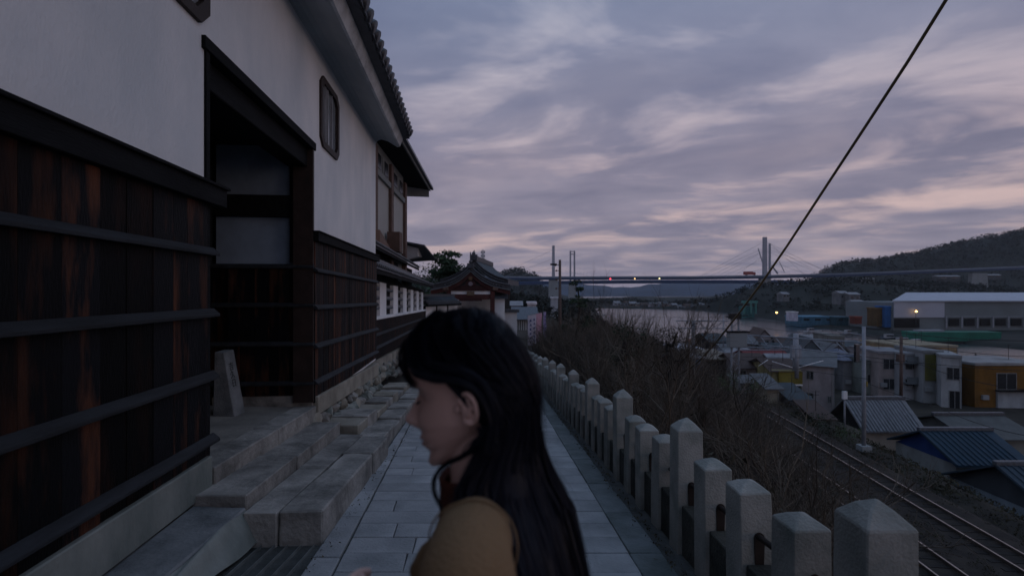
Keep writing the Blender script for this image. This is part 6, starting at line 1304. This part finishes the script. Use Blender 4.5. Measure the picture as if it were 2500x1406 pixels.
# wisps: fringe over the forehead and a loose curl below the chin
def nodded(P): return np.array([NOD @ Vector(p) for p in P])
def catmull(K, n):
    K = [np.array(k, float) for k in K]; out = []
    for i in range(len(K) - 1):
        p0, p1, p2, p3 = K[max(i - 1, 0)], K[i], K[i + 1], K[min(i + 2, len(K) - 1)]
        for q in np.linspace(0, 1, n, endpoint=False): out.append(.5 * ((2 * p1) + (p2 - p0) * q + (2 * p0 - 5 * p1 + 4 * p2 - p3) * q * q + (3 * p1 - p0 - 3 * p2 + p3) * q ** 3))
    out.append(K[-1]); return np.array(out)
for s in range(260):                            # fringe
    a = g.uniform(-1, 1); j = g.normal(size=3) * .003; e = g.random()
    K = [(.040, .010 * a, .1285), (.072, .028 * a, .112), (.090, .044 * a, .088), (.097 - .012 * abs(a), .054 * a, .062 - .008 * e), (.094 - .034 * abs(a), (.060 + .004 * e) * a, .040 - .016 * e)]
    off = ribbon(nodded(catmull([np.array(k) + j * (i / 4) for i, k in enumerate(K)], 5)), .0008, VV, FF, off)
for s in range(900):                            # side locks framing the temple, swept to the ear
    sd = 1 if s % 3 else -1; e = g.random(); j = g.normal(size=3) * .0035
    K = [(.03, .008 * sd, .137), (.062 - .02 * e, .052 * sd, .108), (.062 - .03 * e, .076 * sd, .070), (.036 - .024 * e, .0815 * sd, .051 + .007 * e), (-.004 - .012 * e, .0825 * sd, .044 + .005 * e), (-.040, .0835 * sd, .026), (-.050 - .006 * e, .085 * sd, -.016), (-.044, .087 * sd, -.042), (-.030 - .02 * e, .088 * sd, -.06)]
    off = ribbon(nodded(catmull([np.array(k) + j for k in K], 4)), .0010, VV, FF, off)
for s in range(34):                             # loose curl
    j = g.normal(size=3) * .0011; e = g.normal() * .0012
    K = [(-.046 + .006 * g.normal(), .092, -.020), (-.030 + .005 * g.normal(), .090, -.048), (-.006 + .002 * g.normal(), .080, -.068), (.016, .068, -.082), (.033, .062, -.096), (.041 + e, .060, -.110), (.042 + e, .060, -.124), (.037 + e, .062, -.137), (.026, .068, -.148), (.008, .080, -.155), (-.015, .100, -.165), (-.04, .12, -.19)]
    off = ribbon(catmull([np.array(k) + j for k in K], 4), .0010, VV, FF, off)
V = np.concatenate(VV); V[:, 2] += OFF
hair = from_np('hair', V, np.concatenate(FF), M_hair, person, smooth=True)
# shell under the strands
sh = bmesh.new(); rr = []; NA = 72
for z in list(np.linspace(.134, -.02, 22)) + list(np.linspace(-.03, -.56, 22)):
    ring = []
    for k in range(NA):
        a = 2 * math.pi * k / NA
        if z >= -.02:
            d = math.sqrt(max(0, 1 - (z / (.136 if z > 0 else .12)) ** 2)); x = (.101 if math.cos(a) > 0 else .1045) * d * math.cos(a) * .94; y = .080 * d * math.sin(a) * .955
            lim = hairline(z); x = min(x, lim) if abs(math.cos(a)) > -1 else x
            p = NOD @ Vector((x, y, z)); w_ = min(1, max(0, (.0 - z) / .02)); p = p * (1 - w_) + Vector((x, y, z)) * w_
        else:
            xf, xb, yw = hx_(z); c = (xf + xb) / 2; bl = min(1, (-.02 - z) / .08)
            x1 = (.094 if math.cos(a) > 0 else .101) * .985 * math.cos(a); x1 = min(x1, -.034); x2 = c + (xf - xb) / 2 * .72 * math.cos(a); y1 = .0745 * math.sin(a); y2 = yw * .76 * math.sin(a); p = Vector((x1 * (1 - bl) + x2 * bl, y1 * (1 - bl) + y2 * bl, z))
        if z > -.12: pass
        ring.append(sh.verts.new((p.x, p.y, p.z + OFF)))
    rr.append(ring)
for r0, r1 in zip(rr[:-1], rr[1:]):
    for k in range(NA): sh.faces.new((r0[k], r0[(k + 1) % NA], r1[(k + 1) % NA], r1[k]))
sh.faces.new(rr[0]); sh.faces.new(rr[-1][::-1]); me = bpy.data.meshes.new('hair_mass'); sh.to_mesh(me); sh.free(); link('hair_mass', me, M_hair, person, True)
